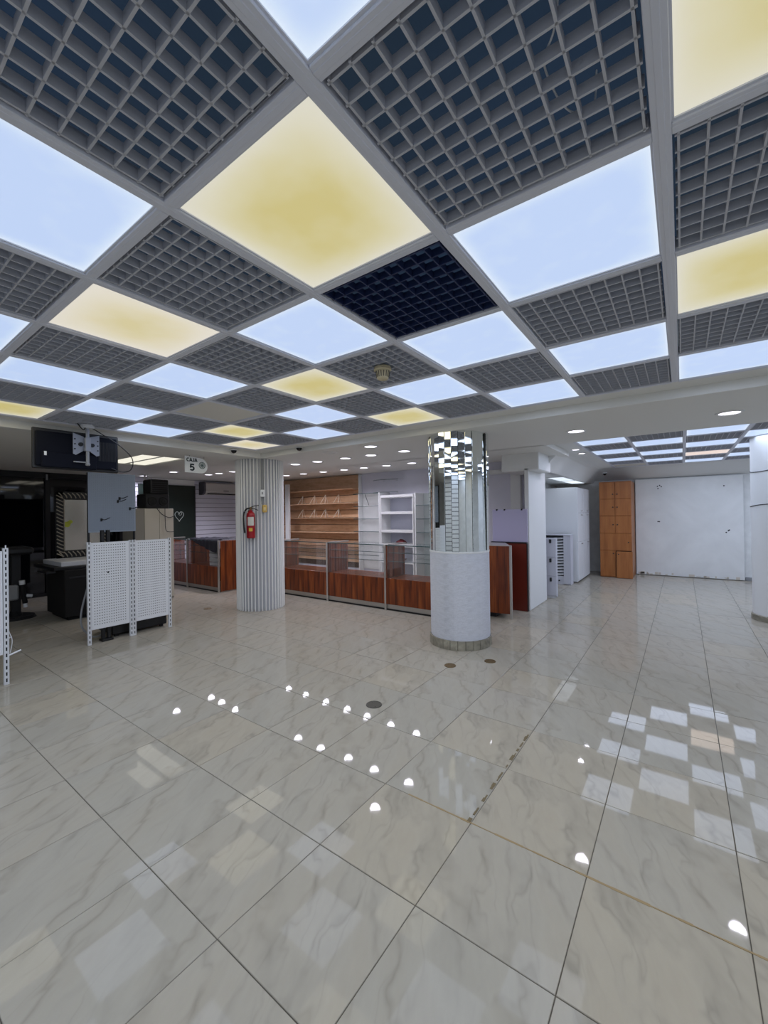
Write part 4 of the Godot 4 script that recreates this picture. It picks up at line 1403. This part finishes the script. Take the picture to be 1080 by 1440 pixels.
# ---------------------------------------------------------------- dark corner at the left
func build_left_area() -> void:
	# dark glass front
	var dg := mat("dark_glass", c8(8, 9, 14), 0.04)
	var fr := mat("dark_frame", c8(12, 12, 15), 0.4)
	var st := mb()
	for z in [-3.75, -2.56, -1.3, 0.0, 1.3, 2.45]:
		box(st, Vector3(-9.86, 0, z - 0.035), Vector3(-9.76, SOFFIT, z + 0.035), 0.004)
	box(st, Vector3(-9.86, 0, -3.75), Vector3(-9.76, 0.06, 2.45))
	box(st, Vector3(-9.86, 2.24, -3.75), Vector3(-9.76, SOFFIT, 2.45))
	var w := struct("window_1", st, fr)
	var zs := [-3.72, -2.525, -2.595, -1.335, -1.265, -0.035, 0.035, 1.265, 1.335, 2.42]
	var cuts := [[-3.715, -2.595], [-2.525, -1.335], [-1.265, -0.035], [0.035, 1.265], [1.335, 2.42]]
	for c in cuts:
		part("pane", bx(Vector3(-9.83, 0.06, c[0]), Vector3(-9.815, 2.24, c[1])), dg, w)
	var pull := mb()
	box(pull, Vector3(-9.76, 2.2, -2.56), Vector3(-9.74, 2.31, -2.53), 0.004)
	part("closer", pull, mats.grey_plastic, w)
	# slat wall at the back
	st = mb()
	box(st, Vector3(-9.86, 0, -6.96), Vector3(-9.52, SOFFIT, -3.78))
	var sw := struct("wall_slatted", st, mat("slat_groove", c8(86, 84, 96), 0.8))
	for k in 21:
		var y := 0.05 + k * 0.1095
		part("slat", bx(Vector3(-9.52, y, -6.95), Vector3(-9.5, minf(y + 0.1, SOFFIT - 0.003), -3.79), 0.003), mats.lavender_wall, sw)
	part("header_board", bx(Vector3(-9.5, 2.205, -5.32), Vector3(-9.497, 2.335, -4.35)), mats.white_paint, sw)
	# green board with a chalk heart
	var t := thing("green_board", "dark green board with a chalk heart on the slatted wall", "board", Vector3(-9.48, 0.9, -4.75))
	part("panel", bx(Vector3(-9.496, 0.9, -5.3), Vector3(-9.47, 2.2, -4.05), 0.003), mat("board_green", c8(10, 30, 24), 0.5), t)
	part("edge_strip", bx(Vector3(-9.496, 0.9, -5.325), Vector3(-9.465, 2.2, -5.3), 0.003), mats.black_plastic, t)
	st = mb()
	var h := []
	for k in 33:
		var a := TAU * k / 32.0 + PI
		var x := 16.0 * pow(sin(a), 3) / 17.0
		var y := (13.0 * cos(a) - 5.0 * cos(2 * a) - 2.0 * cos(3 * a) - cos(4 * a)) / 17.0
		h.append(Vector3(-9.466, 1.49 + y * 0.135, -4.925 - x * 0.108))
	tube(st, h, 0.006, 6)
	tube(st, curve([h[16], Vector3(-9.466, 1.585, -4.955), Vector3(-9.466, 1.545, -4.985), Vector3(-9.466, 1.505, -4.955), Vector3(-9.466, 1.52, -4.915), Vector3(-9.466, 1.57, -4.91)]), 0.005, 6)
	part("chalk_heart", st, mat("chalk", c8(196, 206, 200), 0.9), t, "heart drawn in white chalk")
	# air conditioner
	t = thing("air_conditioner", "white wall air conditioner left of the fluted column", "air conditioner", Vector3(-9.4, 1.99, -5.9))
	var prof := PackedVector2Array([Vector2(-9.5, 2.29), Vector2(-9.32, 2.29), Vector2(-9.285, 2.26), Vector2(-9.28, 2.08), Vector2(-9.31, 2.03), Vector2(-9.38, 2.0), Vector2(-9.5, 2.0)])
	st = mb()
	prism(st, prof, Transform3D(Basis(), Vector3(0, 0, -6.36)), 0.88)
	part("body", st, mat("unit_white", c8(196, 194, 190), 0.4), t)
	var endc := PackedVector2Array()
	for p in prof:
		endc.append(Vector2(-9.5 + (p.x + 9.5) * 1.06, 2.145 + (p.y - 2.145) * 1.06))
	st = mb()
	prism(st, endc, Transform3D(Basis(), Vector3(0, 0, -5.48)), 0.05)
	part("end_cap", st, mat("cap_grey", c8(70, 70, 78), 0.5), t)
	part("louvre", bx(Vector3(-9.40, 2.005, -6.3), Vector3(-9.29, 2.03, -5.55), 0.004), mats.black_plastic, t)
	part("display_strip", bx(Vector3(-9.281, 2.09, -6.1), Vector3(-9.276, 2.105, -5.95)), mats.slot_dark, t)
	# beige cabinet with black loudspeakers on top
	t = thing("beige_cupboard", "beige panelled cupboard behind the white pegboard frame", "cupboard", Vector3(-7.7, 0, -3.46))
	part("carcass", bx(Vector3(-7.95, 0, -3.8), Vector3(-7.52, 1.62, -3.13), 0.004), mat("beige_grey", c8(140, 136, 128), 0.6), t)
	for k in 3:
		var z: float = [-3.295, -3.545, -3.795][k]
		part("panel", bx(Vector3(-7.52, 0.03, z), Vector3(-7.5, 1.615, z + [0.16, 0.245, 0.245][k]), 0.003), mats.beige_grey if k == 0 else mat("beige", c8(196, 190, 176), 0.6), t)
	st = mb()
	tube(st, curve([Vector3(-7.49, 1.62, -3.5), Vector3(-7.48, 1.52, -3.58), Vector3(-7.48, 1.46, -3.7), Vector3(-7.49, 1.48, -3.8)]), 0.006, 6)
	tube(st, curve([Vector3(-7.49, 1.62, -3.64), Vector3(-7.485, 1.4, -3.64), Vector3(-7.485, 1.22, -3.66), Vector3(-7.485, 1.2, -3.8)]), 0.005, 6)
	solo("loose_cable", st, mats.slot_dark, "dark loose cable hanging down the beige cupboard", "cable")
	t = thing("loudspeaker", "black loudspeaker lying on the beige cupboard, the lower of two", "loudspeaker", Vector3(-7.7, 1.62, -3.55))
	part("case", bx(Vector3(-7.9, 1.62, -3.74), Vector3(-7.53, 1.88, -3.34), 0.015), mats.black_plastic, t)
	for z in [-3.44, -3.63]:
		st = mb()
		cyl(st, Vector3(-7.53, 1.75, z), Vector3(-7.515, 1.75, z), 0.08, 0.075, 20)
		cyl(st, Vector3(-7.515, 1.75, z), Vector3(-7.508, 1.75, z), 0.05, 0.03, 20)
		part("cone", st, mats.black_matt, t)
	t = thing("loudspeaker", "narrower black loudspeaker standing on top of the other one", "loudspeaker", Vector3(-7.7, 1.88, -3.58))
	part("case", bx(Vector3(-7.86, 1.88, -3.74), Vector3(-7.55, 2.14, -3.43), 0.015), mats.black_plastic, t)
	st = mb()
	for k in 6:
		box(st, Vector3(-7.55, 1.91 + k * 0.037, -3.715), Vector3(-7.543, 1.93 + k * 0.037, -3.455), 0.002)
	part("grille", st, mats.black_matt, t)
	# crumpled white strip hanging in front of the slats
	st = mb()
	for s in 2:
		var pts := []
		for k in 14:
			pts.append(Vector3(-8.9 + 0.02 * sin(k * 1.7 + s), 2.34 - k * 0.024, -3.93 - s * 0.06 + 0.018 * sin(k * 0.9 + s * 2.0)))
		tube(st, pts, 0.022, 8)
	solo("hanging_plastic", st, mats.white_paint, "crumpled white plastic strip hanging left of the loudspeakers", "plastic strip")
	# big mirror in a carved black and silver frame
	t = thing("ornate_mirror", "tall leaning mirror in a carved black and silver frame", "mirror", Vector3(-8.05, 0.83, -2.55))
	var z0 := -2.95
	var z1 := -2.2
	part("mirror_glass", bx(Vector3(-8.06, 0.95, z0 + 0.1), Vector3(-8.05, 1.78, z1 - 0.1)), mat("dim_mirror", c8(176, 168, 154), 0.16, 0.9), t)
	st = mb()
	box(st, Vector3(-8.08, 0.83, z0), Vector3(-8.02, 1.9, z0 + 0.11), 0.015)
	box(st, Vector3(-8.08, 0.83, z1 - 0.11), Vector3(-8.02, 1.9, z1), 0.015)
	box(st, Vector3(-8.08, 1.77, z0), Vector3(-8.02, 1.9, z1), 0.015)
	box(st, Vector3(-8.08, 0.83, z0), Vector3(-8.02, 0.95, z1), 0.015)
	part("frame", st, mats.black_plastic, t)
	st = mb()
	for k in 17:
		var y := 0.88 + k * 0.058
		for z in [z0 + 0.055, z1 - 0.055]:
			tube(st, curve([Vector3(-8.02, y - 0.02, z - 0.045), Vector3(-8.005, y, z), Vector3(-8.02, y + 0.03, z + 0.045)], 4), 0.009, 6)
	for k in 11:
		var z := z0 + 0.08 + k * 0.06
		for y in [1.835, 0.89]:
			tube(st, curve([Vector3(-8.02, y - 0.04, z - 0.02), Vector3(-8.005, y, z), Vector3(-8.02, y + 0.04, z + 0.03)], 4), 0.009, 6)
	var cv := part("carving", st, mat("old_silver", c8(168, 160, 146), 0.35, 0.6), t, "slanting silver ribs")
	part("inner_bead", bx(Vector3(-8.045, 0.95, z1 - 0.118), Vector3(-8.015, 1.78, z1 - 0.105), 0.003), mats.old_silver, t)
	cyl(st, Vector3.ZERO, Vector3.ONE, 0.1)
	st = mb()
	cyl(st, Vector3(-8.049, 1.37, -2.355), Vector3(-8.045, 1.37, -2.355), 0.045, 0.045, 18)
	cyl(st, Vector3(-8.049, 1.41, -2.40), Vector3(-8.045, 1.41, -2.40), 0.03, 0.03, 14)
	solo("lime_sticker", st, mat("lime", c8(176, 184, 60), 0.5), "round lime green sticker on the ornate mirror", "sticker")
	# black desk with a pedestal, seen in the gap
	t = thing("black_desk", "black desk with drawer pedestal below the ornate mirror", "desk", Vector3(-7.5, 0, -2.4))
	part("desk_top", bx(Vector3(-8.15, 0.72, -3.0), Vector3(-7.2, 0.765, -1.95), 0.006), mats.black_plastic, t)
	part("pedestal", bx(Vector3(-7.9, 0.05, -2.75), Vector3(-7.12, 0.72, -2.05), 0.006), mats.black_matt, t)
	part("plinth", bx(Vector3(-7.85, 0.0, -2.7), Vector3(-7.16, 0.05, -2.1)), mats.black_matt, t)
	st = mb()
	box(st, Vector3(-7.13, 0.6, -2.5), Vector3(-7.11, 0.625, -2.1), 0.004)
	part("drawer_pull", st, mats.slot_dark, t)
	part("side_ledge", bx(Vector3(-7.6, 0.69, -1.97), Vector3(-7.2, 0.72, -1.86), 0.004), mats.black_plastic, t)
	t = thing("white_slab", "white shelf slab lying on the black desk under the mirror", "shelf board", Vector3(-7.6, 0.765, -2.4))
	part("slab", bx(Vector3(-8.12, 0.765, -2.9), Vector3(-7.3, 0.83, -2.06), 0.004), mats.white_metal, t)
	# gym-like black stand with a flat top at the far left
	t = thing("black_stand", "black pedestal stand with flat padded top and white-tipped bars at the far left", "stand", Vector3(-8.0, 0, -1.7))
	part("padded_top", bx(Vector3(-8.25, 0.95, -1.87), Vector3(-7.75, 1.055, -1.5), 0.03), mats.black_plastic, t)
	part("stem", bx(Vector3(-8.06, 0.1, -1.76), Vector3(-7.96, 0.95, -1.65), 0.01), mats.black_plastic, t)
	st = mb()
	cyl(st, Vector3(-8.0, 0.0, -1.7), Vector3(-8.0, 0.04, -1.7), 0.24, 0.22, 24)
	cyl(st, Vector3(-8.0, 0.04, -1.7), Vector3(-8.0, 0.11, -1.7), 0.08, 0.06, 16)
	part("foot", st, mats.black_matt, t)
	part("grey_housing", bx(Vector3(-7.98, 0.28, -1.72), Vector3(-7.88, 0.5, -1.6), 0.02), mats.grey_plastic, t)
	st = mb()
	tube(st, [Vector3(-7.9, 0.5, -1.76), Vector3(-7.9, 0.22, -1.79)], 0.032, 10)
	part("roller", st, mats.black_matt, t)
	st = mb()
	tube(st, [Vector3(-7.9, 0.22, -1.79), Vector3(-7.9, 0.16, -1.795)], 0.028, 10)
	tube(st, [Vector3(-7.9, 0.33, -1.8), Vector3(-7.9, 0.315, -1.87)], 0.026, 10)
	tube(st, [Vector3(-7.9, 0.56, -1.755), Vector3(-7.9, 0.5, -1.76)], 0.036, 10)
	part("white_tip", st, mats.white_metal, t)
	# flush fluorescent panels in the lowered ceiling
	for k in 2:
		var za: float = [-2.82, -3.14][k]
		t = thing("fluorescent_panel", "long warm white flush panel beside the television, %s of the pair" % ["nearer", "farther"][k], "light panel", Vector3(-6.75, 2.36, za))
		part("housing", bx(Vector3(-7.375, 2.362, za - 0.145), Vector3(-6.125, 2.44, za + 0.145)), mats.white_paint, t)
		part("diffuser", bx(Vector3(-7.36, 2.352, za - 0.115), Vector3(-6.14, 2.362, za + 0.115)), glow_material("warm_panel_glow", c8(244, 240, 222), 0.95), t)
		var a := AreaLight3D.new()
		a.name = "fluorescent_light"
		a.area_size = Vector2(1.2, 0.25)
		a.area_normalize_energy = true
		a.light_energy = 0.10
		a.light_color = c8(246, 240, 224)
		a.area_range = 10.0
		a.area_attenuation = 2.0
		a.shadow_enabled = true
		a.rotation_degrees = Vector3(-90, 0, 0)
		a.position = Vector3(0, -0.02, 0)
		t.add_child(a)

# ---------------------------------------------------------------- small things
func build_small_things() -> void:
	# television seen from behind, on a ceiling pole
	var o := Vector3(-5.0, 2.15, -1.565)
	var t := thing("television", "black flat television seen from behind, hung from the ceiling", "television", o)
	var turn := Basis(Vector3.BACK, 0.0)
	var st := mb()
	var bp := mat("tv_back", c8(15, 18, 29), 0.7, 0.0, 0.25)
	box(st, o + Vector3(-0.035, -0.195, -0.37), o + Vector3(-0.005, 0.2, 0.37), 0.008)
	part("bezel", st, mats.black_plastic, t)
	part("screen", bx(o + Vector3(-0.039, -0.175, -0.355), o + Vector3(-0.035, 0.185, 0.355)), mat("tv_screen", c8(6, 6, 9), 0.08), t)
	part("back_shell", bx(o + Vector3(-0.006, -0.17, -0.35), o + Vector3(0.018, 0.17, 0.35), 0.012), bp, t)
	part("lower_housing", bx(o + Vector3(0.01, -0.18, -0.15), o + Vector3(0.04, -0.03, 0.31), 0.008), bp, t)
	st = mb()
	for k in 12:
		box(st, o + Vector3(0.017, -0.08, -0.335 + k * 0.014), o + Vector3(0.022, 0.12, -0.329 + k * 0.014))
	part("vent_ribs", st, mats.black_plastic, t)
	part("sticker", bx(o + Vector3(0.018, -0.07, 0.27), o + Vector3(0.042, -0.03, 0.29), 0.001), mats.white_metal, t, "small white sticker")
	var m := Vector3(-4.92, GRID, -1.62)
	t = thing("television_mount", "grey steel ceiling pole mount holding the television", "mount", m)
	var steel := mat("mount_steel", c8(142, 146, 156), 0.4, 0.3)
	st = mb()
	cyl(st, m - Vector3(0, 0.035, 0), m, 0.06, 0.06, 24)
	part("ceiling_plate", st, mats.white_metal, t)
	st = mb()
	cyl(st, m - Vector3(0, 0.16, 0), m - Vector3(0, 0.03, 0), 0.016, 0.016, 14)
	part("upper_pole", st, steel, t)
	part("sleeve", bx(m + Vector3(-0.024, -0.27, -0.024), m + Vector3(0.024, -0.13, 0.024), 0.004), steel, t)
	st = mb()
	cyl(st, m - Vector3(0, 0.4, 0), m - Vector3(0, 0.27, 0), 0.015, 0.015, 14)
	lathe(st, m - Vector3(0, 0.42, 0), [Vector2(0.001, 0), Vector2(0.018, 0.005), Vector2(0.022, 0.02), Vector2(0.016, 0.03)], 14)
	part("lower_pole", st, mats.grey_plastic, t)
	st = mb()
	for s in [-1.0, 1.0]:
		var f := Transform3D(Basis(Vector3(0, 0, s), Vector3.UP, Vector3(-s, 0, 0)), Vector3(-4.952, m.y, m.z + 0.0))
		prism(st, PackedVector2Array([Vector2(0.02, -0.12), Vector2(0.115, -0.09), Vector2(0.115, -0.3), Vector2(0.09, -0.31), Vector2(0.02, -0.26)]), f, 0.006)
	part("plate", st, steel, t)
	st = mb()
	for s in [-1.0, 1.0]:
		for y in [-0.15, -0.2, -0.25]:
			cyl(st, Vector3(-4.952, m.y + y, m.z + s * 0.1), Vector3(-4.942, m.y + y, m.z + s * 0.1), 0.007, 0.007, 8)
		cyl(st, Vector3(-4.958, m.y - 0.2, m.z + s * 0.05), Vector3(-4.93, m.y - 0.2, m.z + s * 0.05), 0.022, 0.018, 12)
	part("bolt", st, mats.slot_dark, t)
	part("lever", bx(Vector3(-4.93, 2.03, -1.62), Vector3(-4.915, 2.042, -1.5), 0.002), mats.grey_plastic, t)
	st = mb()
	tube(st, curve([Vector3(-4.9, 2.40, -1.64), Vector3(-4.88, 2.33, -1.75), Vector3(-4.88, 2.24, -1.9), Vector3(-4.9, 2.12, -2.03), Vector3(-4.92, 2.0, -2.03), Vector3(-4.95, 1.965, -1.95), Vector3(-4.96, 2.0, -1.85)]), 0.005, 6)
	tube(st, curve([Vector3(-4.9, 2.4, -1.6), Vector3(-4.88, 2.36, -1.57), Vector3(-4.92, 2.43, -1.53)]), 0.005, 6)
	solo("television_cable", st, mats.black_plastic, "black cable looping from the ceiling to the television", "cable")
	# hanging sign
	var c := Vector3(-5.7, 2.1, -3.22)
	t = thing("hanging_sign", "white rounded sign reading CAJA 5 hanging from the lowered ceiling", "sign", c)
	var pts := PackedVector2Array([Vector2(-0.17, 0.0), Vector2(0.07, 0.0)])
	for k in 9:
		var a := -PI * 0.5 + PI * 0.5 * k / 8.0
		pts.append(Vector2(0.07 + 0.10 * cos(a), 0.10 + 0.10 * sin(a)))
	for k in 9:
		var a := PI * 0.5 * k / 8.0
		pts.append(Vector2(0.04 + 0.13 * cos(a), 0.11 + 0.11 * sin(a)))
	pts.append(Vector2(-0.17, 0.235))
	var f2 := Transform3D(Basis(Vector3(0, 0, -1), Vector3.UP, Vector3(1, 0, 0)), c)
	st = mb()
	prism(st, pts, f2, 0.012)
	part("plate", st, mat("sign_white", c8(244, 248, 248), 0.4), t)
	st = mb()
	for z in [-0.12, 0.1]:
		cyl(st, c + Vector3(0.006, 0.22, z), c + Vector3(0.006, SOFFIT - c.y, z), 0.003, 0.003, 6)
	part("hanger", st, mats.slot_dark, t)
	var ink := mat("sign_ink", c8(16, 42, 52), 0.6)
	var face := Basis(Vector3(0, 0, -1), Vector3.UP, Vector3(1, 0, 0))
	var letters := {
		"C": [arc2(Vector2(0.42, 0.5), 0.34, 0.42, 50, 310)],
		"A": [[Vector2(0.04, 0), Vector2(0.4, 0.96), Vector2(0.76, 0)], [Vector2(0.18, 0.27), Vector2(0.62, 0.27)]],
		"J": [[Vector2(0.48, 1.0), Vector2(0.48, 0.32)] + arc2(Vector2(0.26, 0.3), 0.22, 0.22, 0, -150, 8)],
		"5": [[Vector2(0.68, 0.92), Vector2(0.2, 0.92), Vector2(0.16, 0.52)] + arc2(Vector2(0.36, 0.33), 0.28, 0.26, 110, -150, 14)]}
	var lx := 0.0
	for ch in ["C", "A", "J", "A"]:
		st = mb()
		pen(st, letters[ch], Transform3D(face.scaled_local(Vector3(0.052, 0.052, 1.0)), c + Vector3(0.012, 0.158, 0.148 - lx)), 0.22, 0.002)
		part("letter", st, ink, t)
		lx += {"C": 0.042, "A": 0.042, "J": 0.034}[ch]
	st = mb()
	pen(st, letters["5"], Transform3D(face.scaled_local(Vector3(0.1, 0.095, 1.0)), c + Vector3(0.012, 0.03, 0.105)), 0.23, 0.002)
	part("numeral", st, ink, t)
	var ec := c + Vector3(0.012, 0.115, -0.085)
	st = mb()
	var ring := []
	for k in 25:
		ring.append(ec + Vector3(0.001, sin(TAU * k / 24.0) * 0.046, -cos(TAU * k / 24.0) * 0.046))
	tube(st, ring, 0.0045, 6)
	for k in 12:
		var a := TAU * k / 12.0
		tube(st, [ec + Vector3(0.001, sin(a) * 0.016, -cos(a) * 0.016), ec + Vector3(0.001, sin(a) * 0.036, -cos(a) * 0.036)], 0.004, 5)
	cyl(st, ec, ec + Vector3(0.003, 0, 0), 0.012, 0.012, 12)
	part("emblem", st, mat("emblem_green", c8(38, 84, 84), 0.6), t, "round green rosette emblem")
	st = mb()
	tube(st, curve([Vector3(-0.16, 2.62, -0.8), Vector3(-0.192, 2.47, -0.881), Vector3(-0.229, 2.462, -0.935), Vector3(-0.235, 2.464, -0.985), Vector3(-0.225, 2.462, -1.06), Vector3(-0.205, 2.462, -1.11), Vector3(-0.165, 2.464, -1.13), Vector3(-0.165, 2.62, -1.2)]), 0.0025, 6)
	solo("void_cable", st, mats.white_metal, "thin pale cable lying above the eggcrate at the top of the picture", "cable")
	# dome cameras
	var dome := func(p: Vector3, wall: Vector3, label: String) -> void:
		var d := thing("dome_camera", label, "security camera", p)
		var s := mb()
		cyl(s, p + Vector3(0, 0.012, 0) + wall * 0.045, p + Vector3(0, -0.006, 0) + wall * 0.045, 0.048, 0.05, 20)
		box(s, p + Vector3(-0.03, -0.008, -0.03), p + Vector3(0.03, 0.012, 0.03), 0.004)
		part("base", s, mats.white_paint, d)
		s = mb()
		lathe(s, p + Vector3(0, -0.006, 0) + wall * 0.045, [Vector2(0.04, 0.0), Vector2(0.036, -0.018), Vector2(0.024, -0.034), Vector2(0.001, -0.042)], 20)
		part("dome", s, mat("dome_black", c8(12, 12, 14), 0.12), d)
	dome.call(Vector3(-4.29, 2.405, -3.965), Vector3(0, 0, 1), "black dome security camera on the beam right of the ceiling corner")
	dome.call(Vector3(-5.19, 2.405, -3.47), Vector3(1, 0, 0), "black dome security camera on the beam left of the ceiling corner")
	dome.call(Vector3(-1.42, 2.33, -10.62), Vector3(0, 0, 1), "black dome security camera on the far cove above the brown locker")
	# smoke detector
	var p := Vector3(-1.564, GRID, -2.16)
	t = thing("smoke_detector", "cream smoke detector hanging under an eggcrate panel", "smoke detector", p)
	st = mb()
	lathe(st, p, [Vector2(0.02, 0.02), Vector2(0.055, 0.0), Vector2(0.058, -0.018), Vector2(0.05, -0.026)], 24)
	part("base", st, mat("aged_cream", c8(196, 184, 150), 0.5), t)
	st = mb()
	lathe(st, p, [Vector2(0.046, -0.024), Vector2(0.038, -0.07), Vector2(0.03, -0.078), Vector2(0.001, -0.08)], 24)
	part("sensor_cup", st, mats.aged_cream, t)
	st = mb()
	for k in 16:
		var a := TAU * k / 16.0
		var d := Vector3(cos(a), 0, sin(a))
		tube(st, [p + d * 0.0465 + Vector3(0, -0.03, 0), p + d * 0.0400 + Vector3(0, -0.066, 0)], 0.0022, 4)
	part("slot", st, mats.slot_dark, t)
	# round floor sockets
	var spots := [[Vector3(-1.94, 0, -2.504), 0.062, "dark round floor cover alone in the open floor"], [Vector3(-1.826, 0, -3.561), 0.056, "bronze round floor cover, left one in front of the mirrored column"], [Vector3(-1.553, 0, -3.881), 0.056, "bronze round floor cover, right one by the mirrored column"], [Vector3(-6.124, 0, -3.624), 0.06, "bronze round floor cover in front of the fluted column"]]
	for s in spots:
		var d := thing("floor_cover", s[2], "floor cover", s[0])
		var cover := mat("cover_dark", c8(70, 68, 58), 0.5, 0.5) if s[0].x < -1.9 and s[0].x > -2.0 else mat("cover_bronze", c8(112, 92, 60), 0.45, 0.6)
		st = mb()
		lathe(st, s[0], [Vector2(s[1], 0.0), Vector2(s[1] * 0.97, 0.004), Vector2(s[1] * 0.86, 0.005), Vector2(s[1] * 0.84, 0.003)], 32)
		part("rim", st, cover, d)
		st = mb()
		lathe(st, s[0], [Vector2(s[1] * 0.85, 0.0032), Vector2(0.02, 0.0042), Vector2(0.001, 0.0042)], 32)
		for a in [0.6, 0.6 + PI]:
			cyl(st, s[0] + Vector3(cos(a) * s[1] * 0.55, 0.003, sin(a) * s[1] * 0.55), s[0] + Vector3(cos(a) * s[1] * 0.55, 0.006, sin(a) * s[1] * 0.55), 0.006, 0.005, 8)
		part("lid", st, cover, d)
